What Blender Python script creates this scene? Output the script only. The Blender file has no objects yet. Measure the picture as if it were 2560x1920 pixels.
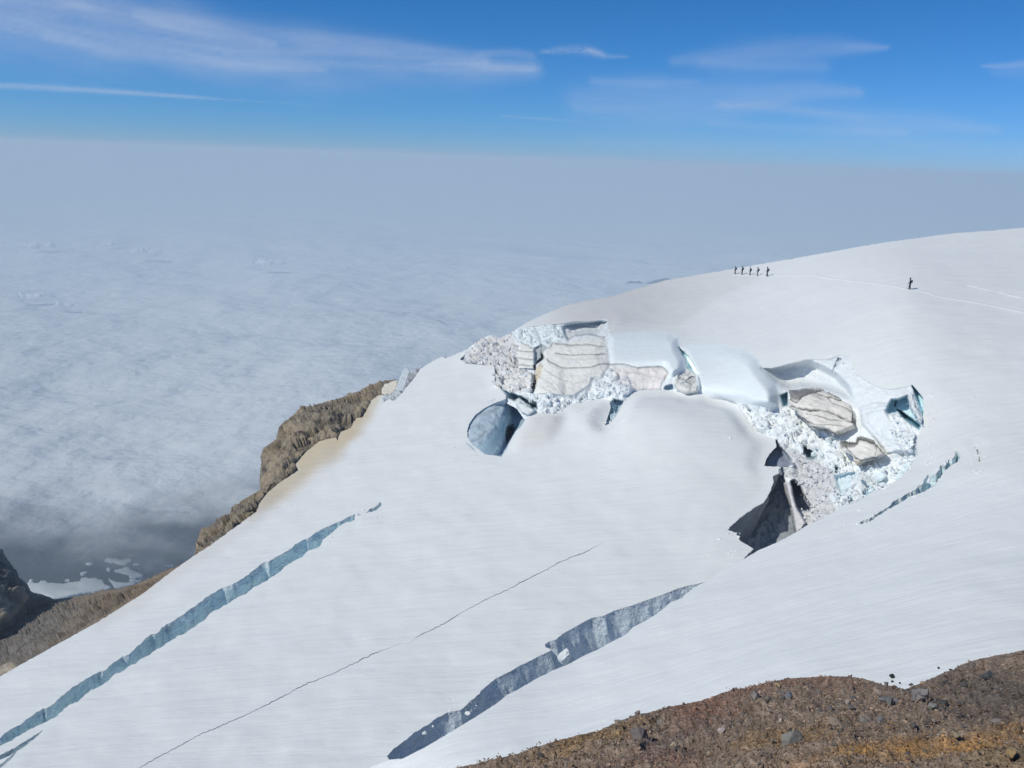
import bpy, math, random
import numpy as np
from mathutils import Vector, Matrix, Euler
from mathutils.geometry import delaunay_2d_cdt
random.seed(7)
RNG = np.random.default_rng(7)
SC = bpy.context.scene
COL = SC.collection

# ------------------------------------------------------------------ camera
FPX = 2217.0                       # focal length in pixels of the 2560 px wide photograph
PITCH = math.atan(561 / FPX)
ROLL = math.radians(2.0)
FWD = np.array([0, math.cos(PITCH), -math.sin(PITCH)])
_R0 = np.array([1.0, 0, 0]); _U0 = np.array([0, math.sin(PITCH), math.cos(PITCH)])
RGT = math.cos(ROLL) * _R0 + math.sin(ROLL) * _U0
UPV = -math.sin(ROLL) * _R0 + math.cos(ROLL) * _U0
cam_d = bpy.data.cameras.new('camera'); cam = bpy.data.objects.new('camera', cam_d); COL.objects.link(cam)
cam_d.sensor_width = 36; cam_d.lens = 36 * FPX / 2560
cam_d.clip_start = 0.5; cam_d.clip_end = 400000
M = Matrix([[RGT[i], UPV[i], -FWD[i]] for i in range(3)]).to_4x4()
cam.matrix_world = M
SC.camera = cam

# ------------------------------------------------------------------ sky and sun
SUN_AZ = Vector((-0.90, -0.36, 0)).normalized()
SUN_EL = math.radians(46)
sun_vec = SUN_AZ * math.cos(SUN_EL) + Vector((0, 0, math.sin(SUN_EL)))
W = bpy.data.worlds.new('World'); SC.world = W; W.use_nodes = True
nt = W.node_tree; nt.nodes.clear()
o_ = nt.nodes.new('ShaderNodeOutputWorld'); bg = nt.nodes.new('ShaderNodeBackground')
sky = nt.nodes.new('ShaderNodeTexSky'); sky.sky_type = 'NISHITA'; sky.sun_disc = False
sky.sun_elevation = SUN_EL; sky.sun_rotation = math.atan2(SUN_AZ.x, SUN_AZ.y) % (2 * math.pi)
sky.altitude = 3000; sky.air_density = 1.0; sky.dust_density = 0.0; sky.ozone_density = 3.0
SKY = 0.10                        # clear thin high altitude air: deeper blue than the sea level model
sep = nt.nodes.new('ShaderNodeSeparateColor'); com = nt.nodes.new('ShaderNodeCombineColor'); nt.links.new(sky.outputs[0], sep.inputs[0])
for i_, (g_, k_) in enumerate(((1.54, .421), (1.02, .634), (1.10, 1.10))):
    pw = nt.nodes.new('ShaderNodeMath'); pw.operation = 'POWER'; pw.inputs[1].default_value = g_; nt.links.new(sep.outputs[i_], pw.inputs[0])
    mu = nt.nodes.new('ShaderNodeMath'); mu.operation = 'MULTIPLY'; mu.inputs[1].default_value = k_ * SKY ** (g_ - 1); nt.links.new(pw.outputs[0], mu.inputs[0]); nt.links.new(mu.outputs[0], com.inputs[i_])
nt.links.new(com.outputs[0], bg.inputs[0])
bg.inputs[1].default_value = SKY
nt.links.new(bg.outputs[0], o_.inputs[0])
sd = bpy.data.lights.new('sun', 'SUN'); sd.energy = 3.2; sd.angle = math.radians(0.53); sd.color = (1.0, 0.96, 0.83)
sun = bpy.data.objects.new('sun', sd); COL.objects.link(sun)
sun.rotation_euler = sun_vec.to_track_quat('Z', 'Y').to_euler()
SC.view_settings.view_transform = 'Standard'; SC.view_settings.look = 'None'
SC.view_settings.exposure = -0.15; SC.view_settings.gamma = 1; SC.view_settings.use_curve_mapping = False
SC.render.engine = 'CYCLES'
SC.cycles.use_denoising = True
SC.cycles.max_bounces = 8; SC.cycles.diffuse_bounces = 5; SC.cycles.volume_bounces = 2
SC.cycles.transparent_max_bounces = 12
SC.cycles.use_adaptive_sampling = False
HAZE = 1 / 4000                    # density of the air between the summit and the cloud sea

# ------------------------------------------------------------------ geometry helpers
def rays(xy):
    xy = np.asarray(xy, float)
    return FWD[None] + RGT[None] * ((xy[:, 0] - 1280) / FPX)[:, None] + UPV[None] * ((960 - xy[:, 1]) / FPX)[:, None]
def P3(xy, t): return rays(xy) * np.asarray(t, float)[:, None]
CROPS = dict(A=(1120, 760, .28933), B=(1700, 820, .34968), C=(600, 800, .28933), D=(0, 1240, .28933),
             E=(900, 1380, .40687), F=(1200, 1600, .61483), G=(1700, 560, .38879), H=(0, 1200, .434),
             W=(0, 0, 1.15732), K=(2150, 900, .18535), L=(1850, 1660, .32098), T=(0, 0, .57866), Q=(0, 480, .57866), V=(0, 960, .31645), T2=(1280, 0, .57866))
def cr(c, pts):
    a, b, s = CROPS[c]
    return [(a + x * s, b + y * s) for x, y in pts]
class TPS:
    def __init__(self, pts, lam=1e-3):
        p = np.array([(a, b) for a, b, t in pts], float) / 1000; q = np.array([1 / t for a, b, t in pts])
        n = len(p); self.p = p
        K = self.k(np.linalg.norm(p[:, None] - p[None], axis=2)) + np.eye(n) * lam
        A = np.zeros((n + 3, n + 3)); A[:n, :n] = K; A[:n, n] = 1; A[:n, n + 1:] = p; A[n, :n] = 1; A[n + 1:, :n] = p.T
        self.w = np.linalg.solve(A, np.concatenate([q, np.zeros(3)]))
    @staticmethod
    def k(r): return np.where(r > 0, r * r * np.log(np.maximum(r, 1e-9)), 0)
    def __call__(self, xy):
        xy = np.asarray(xy, float) / 1000; n = len(self.p); out = np.empty(len(xy))
        for i in range(0, len(xy), 20000):
            s = xy[i:i + 20000]
            K = self.k(np.linalg.norm(s[:, None] - self.p[None], axis=2))
            out[i:i + 20000] = K @ self.w[:n] + self.w[n] + s @ self.w[n + 1:]
        return 1 / np.maximum(out, 1e-5)
def dens(pts, sp, closed=True, rough=0.0, seed=0):
    r = np.random.default_rng(seed); out = []
    n = len(pts)
    for i in range(n if closed else n - 1):
        a = np.array(pts[i]); b = np.array(pts[(i + 1) % n]); d = np.linalg.norm(b - a)
        k = max(1, int(round(d / sp)))
        nrm = np.array([-(b - a)[1], (b - a)[0]]) / max(d, 1e-9)
        for j in range(k):
            p = a + (b - a) * j / k
            if j and rough: p = p + nrm * r.normal() * rough
            out.append(p)
    if not closed: out.append(np.array(pts[-1]))
    return np.array(out)
def inpoly(xy, poly):
    x, y = xy[:, 0], xy[:, 1]; ins = np.zeros(len(xy), bool); poly = np.asarray(poly); n = len(poly); j = n - 1
    for i in range(n):
        xi, yi = poly[i]; xj, yj = poly[j]
        c = ((yi > y) != (yj > y))
        if yi != yj: ins ^= c & (x < (xj - xi) * (y - yi) / (yj - yi) + xi)
        j = i
    return ins
def dist_pl(xy, pl, closed=True):
    pl = np.asarray(pl, float); n = len(pl); d = np.full(len(xy), 1e18)
    for i in range(n if closed else n - 1):
        a = pl[i]; ab = pl[(i + 1) % n] - a; L = max(ab @ ab, 1e-12)
        u = np.clip(((xy - a) @ ab) / L, 0, 1)
        d = np.minimum(d, ((xy - a - u[:, None] * ab) ** 2).sum(1))
    return np.sqrt(d)
def sdist(xy, poly):
    d = dist_pl(xy, poly); return np.where(inpoly(xy, poly), d, -d)
def smooth(x, a, b):
    u = np.clip((x - a) / (b - a), 0, 1); return u * u * (3 - 2 * u)
def _h(ix, iy, iz, s):
    h = (ix.astype(np.uint32) * np.uint32(374761393) + iy.astype(np.uint32) * np.uint32(668265263)
         + iz.astype(np.uint32) * np.uint32(2147483647 - 1640531535) + np.uint32(s * 7919 + 13))
    h = (h ^ (h >> np.uint32(13))) * np.uint32(1274126177)
    h = (h ^ (h >> np.uint32(15))) * np.uint32(2246822519)
    return ((h ^ (h >> np.uint32(16))) & np.uint32(0xffffff)) / float(0xffffff)
def vnoise(p, s=0):
    p = np.asarray(p, float)
    i = np.floor(p).astype(np.int64); f = p - i; f = f * f * f * (f * (f * 6 - 15) + 10); out = 0
    for dx in (0, 1):
        for dy in (0, 1):
            for dz in (0, 1):
                w = (f[:, 0] if dx else 1 - f[:, 0]) * (f[:, 1] if dy else 1 - f[:, 1]) * (f[:, 2] if dz else 1 - f[:, 2])
                out = out + w * _h(i[:, 0] + dx, i[:, 1] + dy, i[:, 2] + dz, s)
    return out * 2 - 1
def fbm(p, o=4, s=0, g=.5):
    a = 1; r = 0; n = 0; p = np.asarray(p, float)
    for k in range(o): r = r + a * vnoise(p * 2 ** k + k * 17.3, s + k); n += a; a *= g
    return r / n
def ridged(p, o=4, s=0):
    a = 1; r = 0; n = 0; p = np.asarray(p, float)
    for k in range(o): r = r + a * (1 - 2 * np.abs(vnoise(p * 2 ** k + k * 9.1, s + k))); n += a; a *= .5
    return r / n
def facets(p, s=0, tilt=1.0):
    """blocky relief: nearest cell, each with its own height and its own tilted face; also gap distance"""
    p = np.asarray(p, float); i = np.floor(p).astype(np.int64)
    d1 = np.full(len(p), 9.); d2 = np.full(len(p), 9.); val = np.zeros(len(p))
    for dx in (-1, 0, 1):
        for dy in (-1, 0, 1):
            for dz in (-1, 0, 1):
                c = i + [dx, dy, dz]
                q = c + np.stack([_h(c[:, 0], c[:, 1], c[:, 2], s + k) for k in (1, 2, 3)], 1)
                v = p - q; d = (v ** 2).sum(1) ** .5
                nr = np.stack([_h(c[:, 0], c[:, 1], c[:, 2], s + k) for k in (4, 5, 6)], 1) * 2 - 1
                hv = _h(c[:, 0], c[:, 1], c[:, 2], s + 7) * 2 - 1 + tilt * (nr * v).sum(1)
                m = d < d1
                d2 = np.where(m, d1, np.minimum(d2, d)); val = np.where(m, hv, val); d1 = np.where(m, d, d1)
    return val, d2 - d1
def mesh_obj(name, V, F, mat=None, col=None, smoothf=True, parent=None, base=None, extra=None):
    me = bpy.data.meshes.new(name)
    V = np.asarray(V, float)
    loc = np.zeros(3)
    if base is not None: loc = np.asarray(base, float); V = V - loc
    F = np.asarray(F) if not isinstance(F, list) else F
    if isinstance(F, np.ndarray) and F.ndim == 2:
        k = F.shape[1]; me.vertices.add(len(V)); me.vertices.foreach_set('co', V.astype(np.float32).ravel())
        me.loops.add(F.size); me.loops.foreach_set('vertex_index', F.astype(np.int32).ravel())
        me.polygons.add(len(F)); me.polygons.foreach_set('loop_start', np.arange(0, F.size, k, dtype=np.int32))
        me.polygons.foreach_set('loop_total', np.full(len(F), k, dtype=np.int32)); me.update(calc_edges=True)
    else:
        me.from_pydata(V.tolist(), [], [list(map(int, f)) for f in F])
    me.validate()
    if col is not None and len(me.vertices) == len(V):
        a = me.attributes.new('col', 'FLOAT_COLOR', 'POINT')
        c = np.ones((len(V), 4), np.float32); c[:, :3] = col; a.data.foreach_set('color', c.ravel())
    if extra is not None:
        for k, v in extra.items():
            a = me.attributes.new(k, 'FLOAT', 'POINT'); a.data.foreach_set('value', np.asarray(v, np.float32))
    me.polygons.foreach_set('use_smooth', np.full(len(me.polygons), smoothf)); me.update()
    if mat: me.materials.append(mat)
    ob = bpy.data.objects.new(name, me); COL.objects.link(ob); ob.location = loc
    if parent is not None:
        ob.parent = parent; ob.location = Vector(loc) - parent.location
    return ob
def thing(ob, label, cat, group=None):
    ob['label'] = label; ob['category'] = cat
    if group: ob['group'] = group
    return ob
def struct(ob, label=None, kind='structure'):
    ob['kind'] = kind
    if label: ob['label'] = label
    return ob
def empty(name, loc):
    o = bpy.data.objects.new(name, None); COL.objects.link(o); o.location = Vector(loc); o.empty_display_size = .2; return o
def orient(V, F, toward=np.zeros(3)):
    a, b, c = V[F[:, 0]], V[F[:, 1]], V[F[:, 2]]
    n = np.cross(b - a, c - a); flip = (n * (toward - (a + b + c) / 3)).sum(1) < 0
    F = F.copy(); F[flip] = F[flip][:, ::-1]; return F
def vnormals(V, F):
    n = np.zeros_like(V); fn = np.cross(V[F[:, 1]] - V[F[:, 0]], V[F[:, 2]] - V[F[:, 0]])
    for k in range(3): np.add.at(n, F[:, k], fn)
    return n / np.maximum(np.linalg.norm(n, axis=1), 1e-12)[:, None]
def region(outline, sp, holes=(), osp=None, rough=0, seed=0, maskfn=None):
    """triangulated sheet inside an outline (image-plane parameters), returns param verts, tris, edge distance"""
    osp = osp or sp
    loops = [dens(outline, osp, rough=rough, seed=seed)] + [np.asarray(h) for h in holes]
    lo = loops[0].min(0); hi = loops[0].max(0)
    gx, gy = np.meshgrid(np.arange(lo[0], hi[0], sp), np.arange(lo[1], hi[1], sp * .866))
    gx = gx + (np.arange(gx.shape[0]) % 2)[:, None] * sp / 2
    g = np.stack([gx.ravel(), gy.ravel()], 1); g = g + RNG.uniform(-.12, .12, g.shape) * sp
    g = g[inpoly(g, loops[0])]
    for h in loops[1:]: g = g[~inpoly(g, h)]
    allp = np.concatenate(loops)
    # drop interior points too close to any outline point
    cell = {}
    r = osp * .6
    for p in allp: cell.setdefault((int(p[0] // r), int(p[1] // r)), []).append(p)
    keep = np.ones(len(g), bool)
    gi = (g // r).astype(int)
    for k in range(len(g)):
        a, b = gi[k]
        for da in (-1, 0, 1):
            for db in (-1, 0, 1):
                for p in cell.get((a + da, b + db), ()):
                    if (p[0] - g[k, 0]) ** 2 + (p[1] - g[k, 1]) ** 2 < r * r: keep[k] = False
    g = g[keep]
    pts = np.concatenate([allp, g]); edges = []; off = 0
    for l in loops:
        n = len(l); edges += [(off + i, off + (i + 1) % n) for i in range(n)]; off += n
    res = delaunay_2d_cdt([Vector(p) for p in pts], edges, [], 0, 1e-4)
    v = np.array([tuple(p) for p in res[0]]); f = np.array(res[2])
    c = v[f].mean(1); ok = inpoly(c, loops[0])
    for h in loops[1:]: ok &= ~inpoly(c, h)
    f = f[ok]
    used = np.unique(f); mp = np.full(len(v), -1); mp[used] = np.arange(len(used)); v = v[used]; f = mp[f]
    return v, f, loops
def edge_dist(v, loops, cap=60):
    d = np.full(len(v), 1e9)
    for l in loops: d = np.minimum(d, dist_pl(v, l[::3] if len(l) > 400 else l))
    return d
def curtain(top, steps, noise=0.0, nscale=.4, seed=0, closed=False, pull=None, grow=2.0):
    """rings of points below a lip polyline `top`; steps = list of offset vectors/depths"""
    n = len(top); rows = [top]
    for k, s in enumerate(steps):
        off = np.array([0, 0, -s]) if np.isscalar(s) else np.array(s)
        r = top + off
        if pull is not None: r = r + pull * (abs(off[2]) / 1.0)
        if noise:
            w = min(1, (k + 1) / grow)
            r = r + np.stack([fbm(r * nscale, 4, seed), fbm(r * nscale, 4, seed + 50), 0.3 * fbm(r * nscale, 3, seed + 90)], 1) * noise * w
        rows.append(r)
    V = np.concatenate(rows); F = []
    m = n if closed else n - 1
    for k in range(len(steps)):
        a = k * n + np.arange(m); b = k * n + (np.arange(m) + 1) % n
        F.append(np.stack([a, b, b + n, a + n], 1))
    return V, np.concatenate(F)

# ------------------------------------------------------------------ materials
def pmat(name, rough=.6, spec=.25, bumps=(), base=None, attr='col', var=0.0, varscale=3, map_rot=0, map_scale=(1, 1, 1), sss=0, speck=None):
    m = bpy.data.materials.new(name); m.use_nodes = True; t = m.node_tree; N = t.nodes; L = t.links
    b = N['Principled BSDF']; b.inputs['Roughness'].default_value = rough; b.inputs['Specular IOR Level'].default_value = spec
    tc = N.new('ShaderNodeTexCoord'); geo = N.new('ShaderNodeNewGeometry')
    mp = N.new('ShaderNodeMapping'); L.new(geo.outputs['Position'], mp.inputs[0])
    mp.inputs['Rotation'].default_value = (0, 0, map_rot); mp.inputs['Scale'].default_value = map_scale
    if base is None:
        a = N.new('ShaderNodeAttribute'); a.attribute_name = attr; c = a.outputs['Color']
    else:
        a = N.new('ShaderNodeRGB'); a.outputs[0].default_value = (*base, 1); c = a.outputs[0]
    if var:
        n = N.new('ShaderNodeTexNoise'); n.inputs['Scale'].default_value = varscale; n.inputs['Detail'].default_value = 8
        n.inputs['Roughness'].default_value = .65
        L.new(mp.outputs[0], n.inputs['Vector'])
        r = N.new('ShaderNodeMapRange'); r.inputs[1].default_value = .3; r.inputs[2].default_value = .7
        r.inputs[3].default_value = 1 - var; r.inputs[4].default_value = 1 + var
        L.new(n.outputs['Fac'], r.inputs[0])
        mx = N.new('ShaderNodeVectorMath'); mx.operation = 'SCALE'; L.new(c, mx.inputs[0]); L.new(r.outputs[0], mx.inputs['Scale'])
        c = mx.outputs[0]
    L.new(c, b.inputs['Base Color'])
    nrm = None
    for (kind, sc, strength, dist, stretch) in bumps:
        mm = N.new('ShaderNodeMapping'); L.new(geo.outputs['Position'], mm.inputs[0])
        mm.inputs['Rotation'].default_value = (0, 0, map_rot); mm.inputs['Scale'].default_value = stretch
        if kind == 'noise':
            n = N.new('ShaderNodeTexNoise'); n.inputs['Scale'].default_value = sc; n.inputs['Detail'].default_value = 6; n.inputs['Roughness'].default_value = .6
            out = n.outputs['Fac']
        elif kind == 'vor':
            n = N.new('ShaderNodeTexVoronoi'); n.inputs['Scale'].default_value = sc; out = n.outputs['Distance']
        L.new(mm.outputs[0], n.inputs['Vector'])
        bp = N.new('ShaderNodeBump'); bp.inputs['Strength'].default_value = strength; bp.inputs['Distance'].default_value = dist
        L.new(out, bp.inputs['Height'])
        if nrm is not None: L.new(nrm, bp.inputs['Normal'])
        nrm = bp.outputs[0]
    if nrm is not None: L.new(nrm, b.inputs['Normal'])
    return m
SNOW = np.array([.865, .88, .865]); ICEW = np.array([.84, .89, .90]); TEAL = np.array([.50, .74, .81]); BLUEI = np.array([.78, .94, .99])
CREAM = np.array([.93, .925, .86]); PINK = np.array([.92, .87, .83]); TAN = np.array([.60, .54, .46]); GREYI = np.array([.55, .55, .56])
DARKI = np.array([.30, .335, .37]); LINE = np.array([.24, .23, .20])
WIND = math.radians(-14)
m_snow = pmat('snow', .55, .25, [('noise', 1.0, .9, .16, (.09, 1.1, .5)), ('noise', 5.0, .35, .03, (.25, 1, 1)), ('noise', .12, .5, .6, (.5, 1.2, 1))], var=.018, varscale=.5, map_rot=WIND, map_scale=(.25, 1, 1))
m_ice = pmat('ice', .5, .35, [('noise', 2.2, .7, .16, (1, 1, 1)), ('vor', 3.0, .35, .1, (1, 1, 1))], var=.06, varscale=1.5)
m_wall = pmat('ice_wall', .5, .3, [('noise', 1.1, 1, .5, (1, 1, 1.3)), ('noise', 4, .9, .15, (1, 1, 1))], var=.16, varscale=1.4, map_scale=(.5, .5, 1.3))
m_rock = pmat('rock', .9, .15, [('noise', .9, 1, .8, (1, 1, .45)), ('noise', 3.5, .9, .25, (1, 1, .7))], var=.22, varscale=1.1)
m_scree = pmat('scree', .95, .1, [('noise', 9, .9, .05, (1, 1, 1)), ('vor', 14, .8, .04, (1, 1, 1))], var=.35, varscale=6)
m_stone = pmat('stone', .9, .15, [('noise', 14, .7, .02, (1, 1, 1))], var=.25, varscale=9)

# ------------------------------------------------------------------ depth of the snow surfaces (metres along the view axis at photograph pixels)
tS = TPS([(960, 1895, 57), (850, 2000, 54), (850, 2150, 50), (1425, 1659, 66), (1767, 1452, 78), (1861, 1400, 81.5), (2080, 1280, 89), (2290, 1155, 97),
          (1180, 1920, 50), (1600, 1780, 51), (2000, 1680, 48.5), (2560, 1620, 45), (2200, 1450, 63), (2560, 1300, 69), (2900, 1500, 53), (2560, 1150, 84), (2900, 1100, 88), (3700, 1500, 48), (3700, 1000, 90), (3700, 540, 170), (3700, 2300, 24), (900, 2400, 40),
          (2560, 1000, 102), (2560, 850, 119), (2560, 720, 144), (2560, 569, 190), (2900, 540, 190), (2275, 725, 137), (2314, 589, 198), (1840, 690, 204), (1840, 655, 222),
          (1700, 800, 172), (1554, 834, 158), (1438, 815, 158), (1280, 831, 163), (1420, 765, 184), (1600, 720, 203), (1900, 800, 160), (1906, 920, 129),
          (2015, 899, 128), (2150, 950, 117), (2308, 995, 106), (2294, 1100, 100)], .03)
GPTS = np.array([(960, 1895, 57), (850, 2000, 54), (500, 1800, 66), (0, 1900, 66), (0, 1691, 80), (-300, 1850, 76), (480, 1385, 104), (640, 1280, 113), (980, 950, 155),
          (1150, 899, 168), (1244, 962, 151), (1201, 1730, 73), (1364, 1612, 81), (1571, 1516, 84), (1767, 1452, 84), (1850, 1400, 89), (1850, 1306, 98),
          (1910, 1253, 101), (1938, 1117, 114), (1910, 1087, 117), (1847, 1012, 125), (1698, 980, 133), (1583, 983, 136), (1409, 1020, 137), (1322, 1043, 134),
          (1254, 1142, 122), (1300, 1300, 105), (1000, 1500, 89), (1000, 1200, 119), (1500, 1200, 108)], float)
_qf = lambda x, y: np.stack([x * x, x * y, y * y, x, y, x * 0 + 1], 1)
_gw = np.linalg.lstsq(_qf(GPTS[:, 0] / 1000, GPTS[:, 1] / 1000) * GPTS[:, 2:3], np.ones(len(GPTS)), rcond=None)[0]
def tG(xy):
    xy = np.asarray(xy, float) / 1000; return 1 / np.maximum(_qf(xy[:, 0], xy[:, 1]) @ _gw, 1e-4)

# ------------------------------------------------------------------ outlines
crevLowE = cr('E', [(190, 1275), (260, 1270), (400, 1200), (500, 1140), (600, 1080), (700, 1020), (840, 930), (900, 880), (980, 840), (1080, 780), (1180, 730), (1290, 685), (1370, 640), (1450, 605), (1530, 560), (1630, 510), (1680, 460), (1760, 420), (1850, 360), (1900, 315), (1980, 280), (2010, 250), (2060, 215), (2130, 178)])
crevUpE = cr('E', [(165, 1255), (200, 1215), (260, 1170), (340, 1105), (420, 1060), (470, 1020), (540, 985), (620, 970), (680, 915), (735, 870), (745, 850), (830, 780), (900, 745), (1000, 690), (1100, 640), (1180, 602), (1160, 592), (1140, 585), (1136, 568), (1160, 550), (1200, 540), (1250, 500), (1330, 455), (1420, 405), (1500, 390), (1560, 360), (1650, 335), (1750, 300), (1850, 265), (1950, 225), (2020, 205), (2080, 195), (2130, 178)])
contN = cr('B', [(330, 1720), (380, 1690), (460, 1650), (560, 1590), (700, 1530), (830, 1460), (900, 1415), (1000, 1370), (1120, 1300), (1220, 1255), (1300, 1220), (1400, 1160), (1460, 1155), (1560, 1080), (1640, 1010), (1700, 900), (1690, 800)])
lipB = cr('B', [(1722, 722), (1745, 620), (1738, 500), (1700, 450), (1660, 405), (1600, 425), (1500, 440), (1430, 430), (1340, 385), (1250, 330), (1210, 205), (1140, 195), (1060, 228), (900, 225), (800, 250), (650, 287), (590, 283), (540, 205), (450, 150), (300, 118), (120, 112), (30, 125), (10, 120)])
lipA = cr('A', [(2030, 325), (1990, 280), (1900, 248), (1700, 238), (1500, 253), (1400, 262), (1372, 132), (1220, 148), (1100, 148), (990, 168), (870, 183), (745, 193), (640, 203), (590, 225), (555, 246)])
skyA = cr('A', [(555, 235), (700, 150), (860, 75), (1040, 5)])
skyW = cr('W', [(1320, 640), (1440, 605), (1600, 578), (1750, 552), (1900, 525), (2050, 505), (2212, 492)])
outS = crevLowE + contN + lipB + lipA + skyA + skyW + [(2950, 545), (3700, 540), (3700, 1600), (3700, 2400), (850, 2400), (850, 2000), (930, 1915)]
# the main glacier
skyG = [(-300, 1850)] + cr('D', [(0, 1560), (130, 1485), (480, 1290), (860, 1080), (1240, 840), (1520, 625), (1680, 515), (1840, 410)]) \
    + cr('H', [(1480, 180), (1492, 140)]) + cr('C', [(165, 1590), (240, 1490), (350, 1400), (505, 1300), (480, 1250), (560, 1150), (680, 1050), (750, 1030), (830, 1015), (840, 1045), (870, 970), (960, 930), (1000, 850), (1060, 840), (1110, 750), (1140, 690), (1200, 650), (1240, 655), (1300, 690), (1330, 700), (1400, 630), (1490, 520), (1560, 420), (1620, 385), (1740, 320), (1780, 330), (1900, 280)])
footA = cr('A', [(0, 462), (200, 378), (105, 478), (150, 515), (280, 525), (400, 545), (407, 600), (400, 660), (430, 710), (470, 755)])
holeL = cr('A', [(470, 755), (500, 790), (500, 820), (450, 840), (380, 865), (330, 890), (280, 925), (240, 955), (205, 1000), (180, 1040), (165, 1100), (170, 1150), (190, 1185), (215, 1220), (260, 1252), (300, 1285), (330, 1300), (400, 1310), (465, 1322)])
holeR = cr('A', [(475, 1300), (500, 1260), (540, 1180), (570, 1130), (590, 1095), (640, 1050), (660, 1015), (682, 980)])
footM = cr('A', [(700, 965), (770, 935), (850, 950), (930, 945), (1000, 925), (1010, 880), (1080, 860), (1160, 850), (1260, 830), (1340, 815), (1400, 830), (1405, 900), (1385, 960), (1355, 1050), (1395, 1035), (1440, 990), (1480, 920), (1510, 860), (1550, 810), (1600, 770), (1660, 745), (1740, 742), (1840, 745), (1920, 752), (2000, 762), (2060, 785), (2120, 785)])
footB = cr('B', [(40, 480), (80, 470), (130, 458), (170, 475), (210, 500), (270, 512), (330, 520), (380, 540), (420, 552), (445, 600), (480, 655), (505, 690), (530, 730), (600, 768), (680, 795), (690, 850), (640, 900), (615, 945), (600, 985), (640, 988), (720, 995), (705, 1040), (662, 1060), (670, 1100), (640, 1175), (600, 1245), (530, 1285), (440, 1350), (380, 1400), (340, 1443), (400, 1465), (430, 1522), (480, 1550), (525, 1580), (480, 1625), (430, 1675)])
underN = [(1800, 1500), (1650, 1560)]
outG = skyG + footA + holeL[1:] + holeR + footM + footB + [(1800, 1475)] + crevUpE[::-1] + [(985, 1915), (1000, 2010), (850, 2150), (-300, 2150)]
# crevasse openings in the main glacier
blueUp = [(-160, 1575), (0, 1480), (60, 1440), (140, 1390), (210, 1335), (240, 1320), (290, 1300), (350, 1245), (380, 1225), (430, 1190), (500, 1140), (515, 1130), (590, 1100), (640, 1060), (700, 1020), (740, 1000), (790, 950), (830, 920), (900, 880), (960, 835), (985, 825), (1010, 800), (1060, 770), (1090, 750), (1190, 680), (1290, 620), (1370, 580), (1450, 525), (1500, 490), (1580, 450), (1680, 385), (1750, 340), (1850, 290), (1950, 240), (2030, 205), (2050, 190)]
blueLo = [(2040, 225), (1990, 250), (1930, 285), (1860, 345), (1840, 380), (1780, 410), (1700, 465), (1640, 500), (1560, 560), (1520, 590), (1450, 630), (1380, 670), (1290, 720), (1200, 780), (1170, 820), (1080, 870), (1000, 915), (900, 980), (800, 1040), (700, 1100), (600, 1170), (500, 1235), (400, 1300), (300, 1375), (200, 1425), (100, 1475), (0, 1535), (-160, 1625)]
def wobble(loop, a, wl, seed):
    d = np.roll(loop, -1, 0) - np.roll(loop, 1, 0); n = np.stack([-d[:, 1], d[:, 0]], 1) / np.maximum(np.linalg.norm(d, axis=1), 1e-6)[:, None]
    q = np.stack([loop[:, 0] / wl, loop[:, 1] / wl, loop[:, 0] * 0], 1); return loop + n * (fbm(q, 4, seed) * a)[:, None]
holeBlue = wobble(dens(cr('H', blueUp + blueLo), 5, rough=.5, seed=3), 5, 22, 3)
holeBlue2 = dens(cr('H', [(-160, 1672), (0, 1585), (80, 1545), (160, 1495), (250, 1440), (200, 1490), (120, 1550), (40, 1595), (0, 1612), (-160, 1700)]), 6, rough=.5, seed=4)
holeBlue3 = dens(cr('H', [(-160, 1730), (0, 1640), (60, 1592), (100, 1562), (60, 1612), (0, 1660), (-160, 1750)]), 6, rough=.5, seed=5)
holeTip = dens(cr('H', [(2108, 188), (2135, 165), (2165, 152), (2190, 125), (2200, 142), (2170, 172), (2140, 184)]), 4, rough=.5, seed=6)
def ribbon(pl, w0, sp=6, rough=.8, seed=0, taper=True, closed_poly=True):
    p = dens(pl, sp, closed=False, rough=rough, seed=seed)
    d = np.gradient(p, axis=0); n = np.stack([-d[:, 1], d[:, 0]], 1); n /= np.linalg.norm(n, axis=1)[:, None]
    u = np.linspace(0, 1, len(p)); r = np.random.default_rng(seed + 9)
    w = w0 * (.75 + .5 * fbm(np.stack([u * 25, u * 0, u * 0], 1), 2, seed)) * (np.minimum(1, np.minimum(u, 1 - u) * 12) if taper else 1)
    w = np.maximum(w, .25)
    return np.concatenate([p + n * w[:, None] / 2, (p - n * w[:, None] / 2)[::-1]])
crackLine = [(250, 1961)] + cr('W', [(300, 1659), (430, 1588), (530, 1545), (620, 1500), (655, 1480), (720, 1455), (800, 1415), (870, 1388)])
crackLine2 = cr('W', [(878, 1392), (900, 1376), (950, 1352), (1000, 1322), (1060, 1290), (1100, 1272), (1160, 1240), (1215, 1212), (1270, 1190), (1305, 1170)])
holeCrack = ribbon(crackLine, 2.3, seed=11); holeCrack2 = ribbon(crackLine2, 2.0, seed=12)
holeCrack3 = ribbon(cr('E', [(0, 690), (80, 640), (180, 580), (240, 545), (290, 520), (350, 495)])[2:], 1.8, seed=13)

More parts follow.
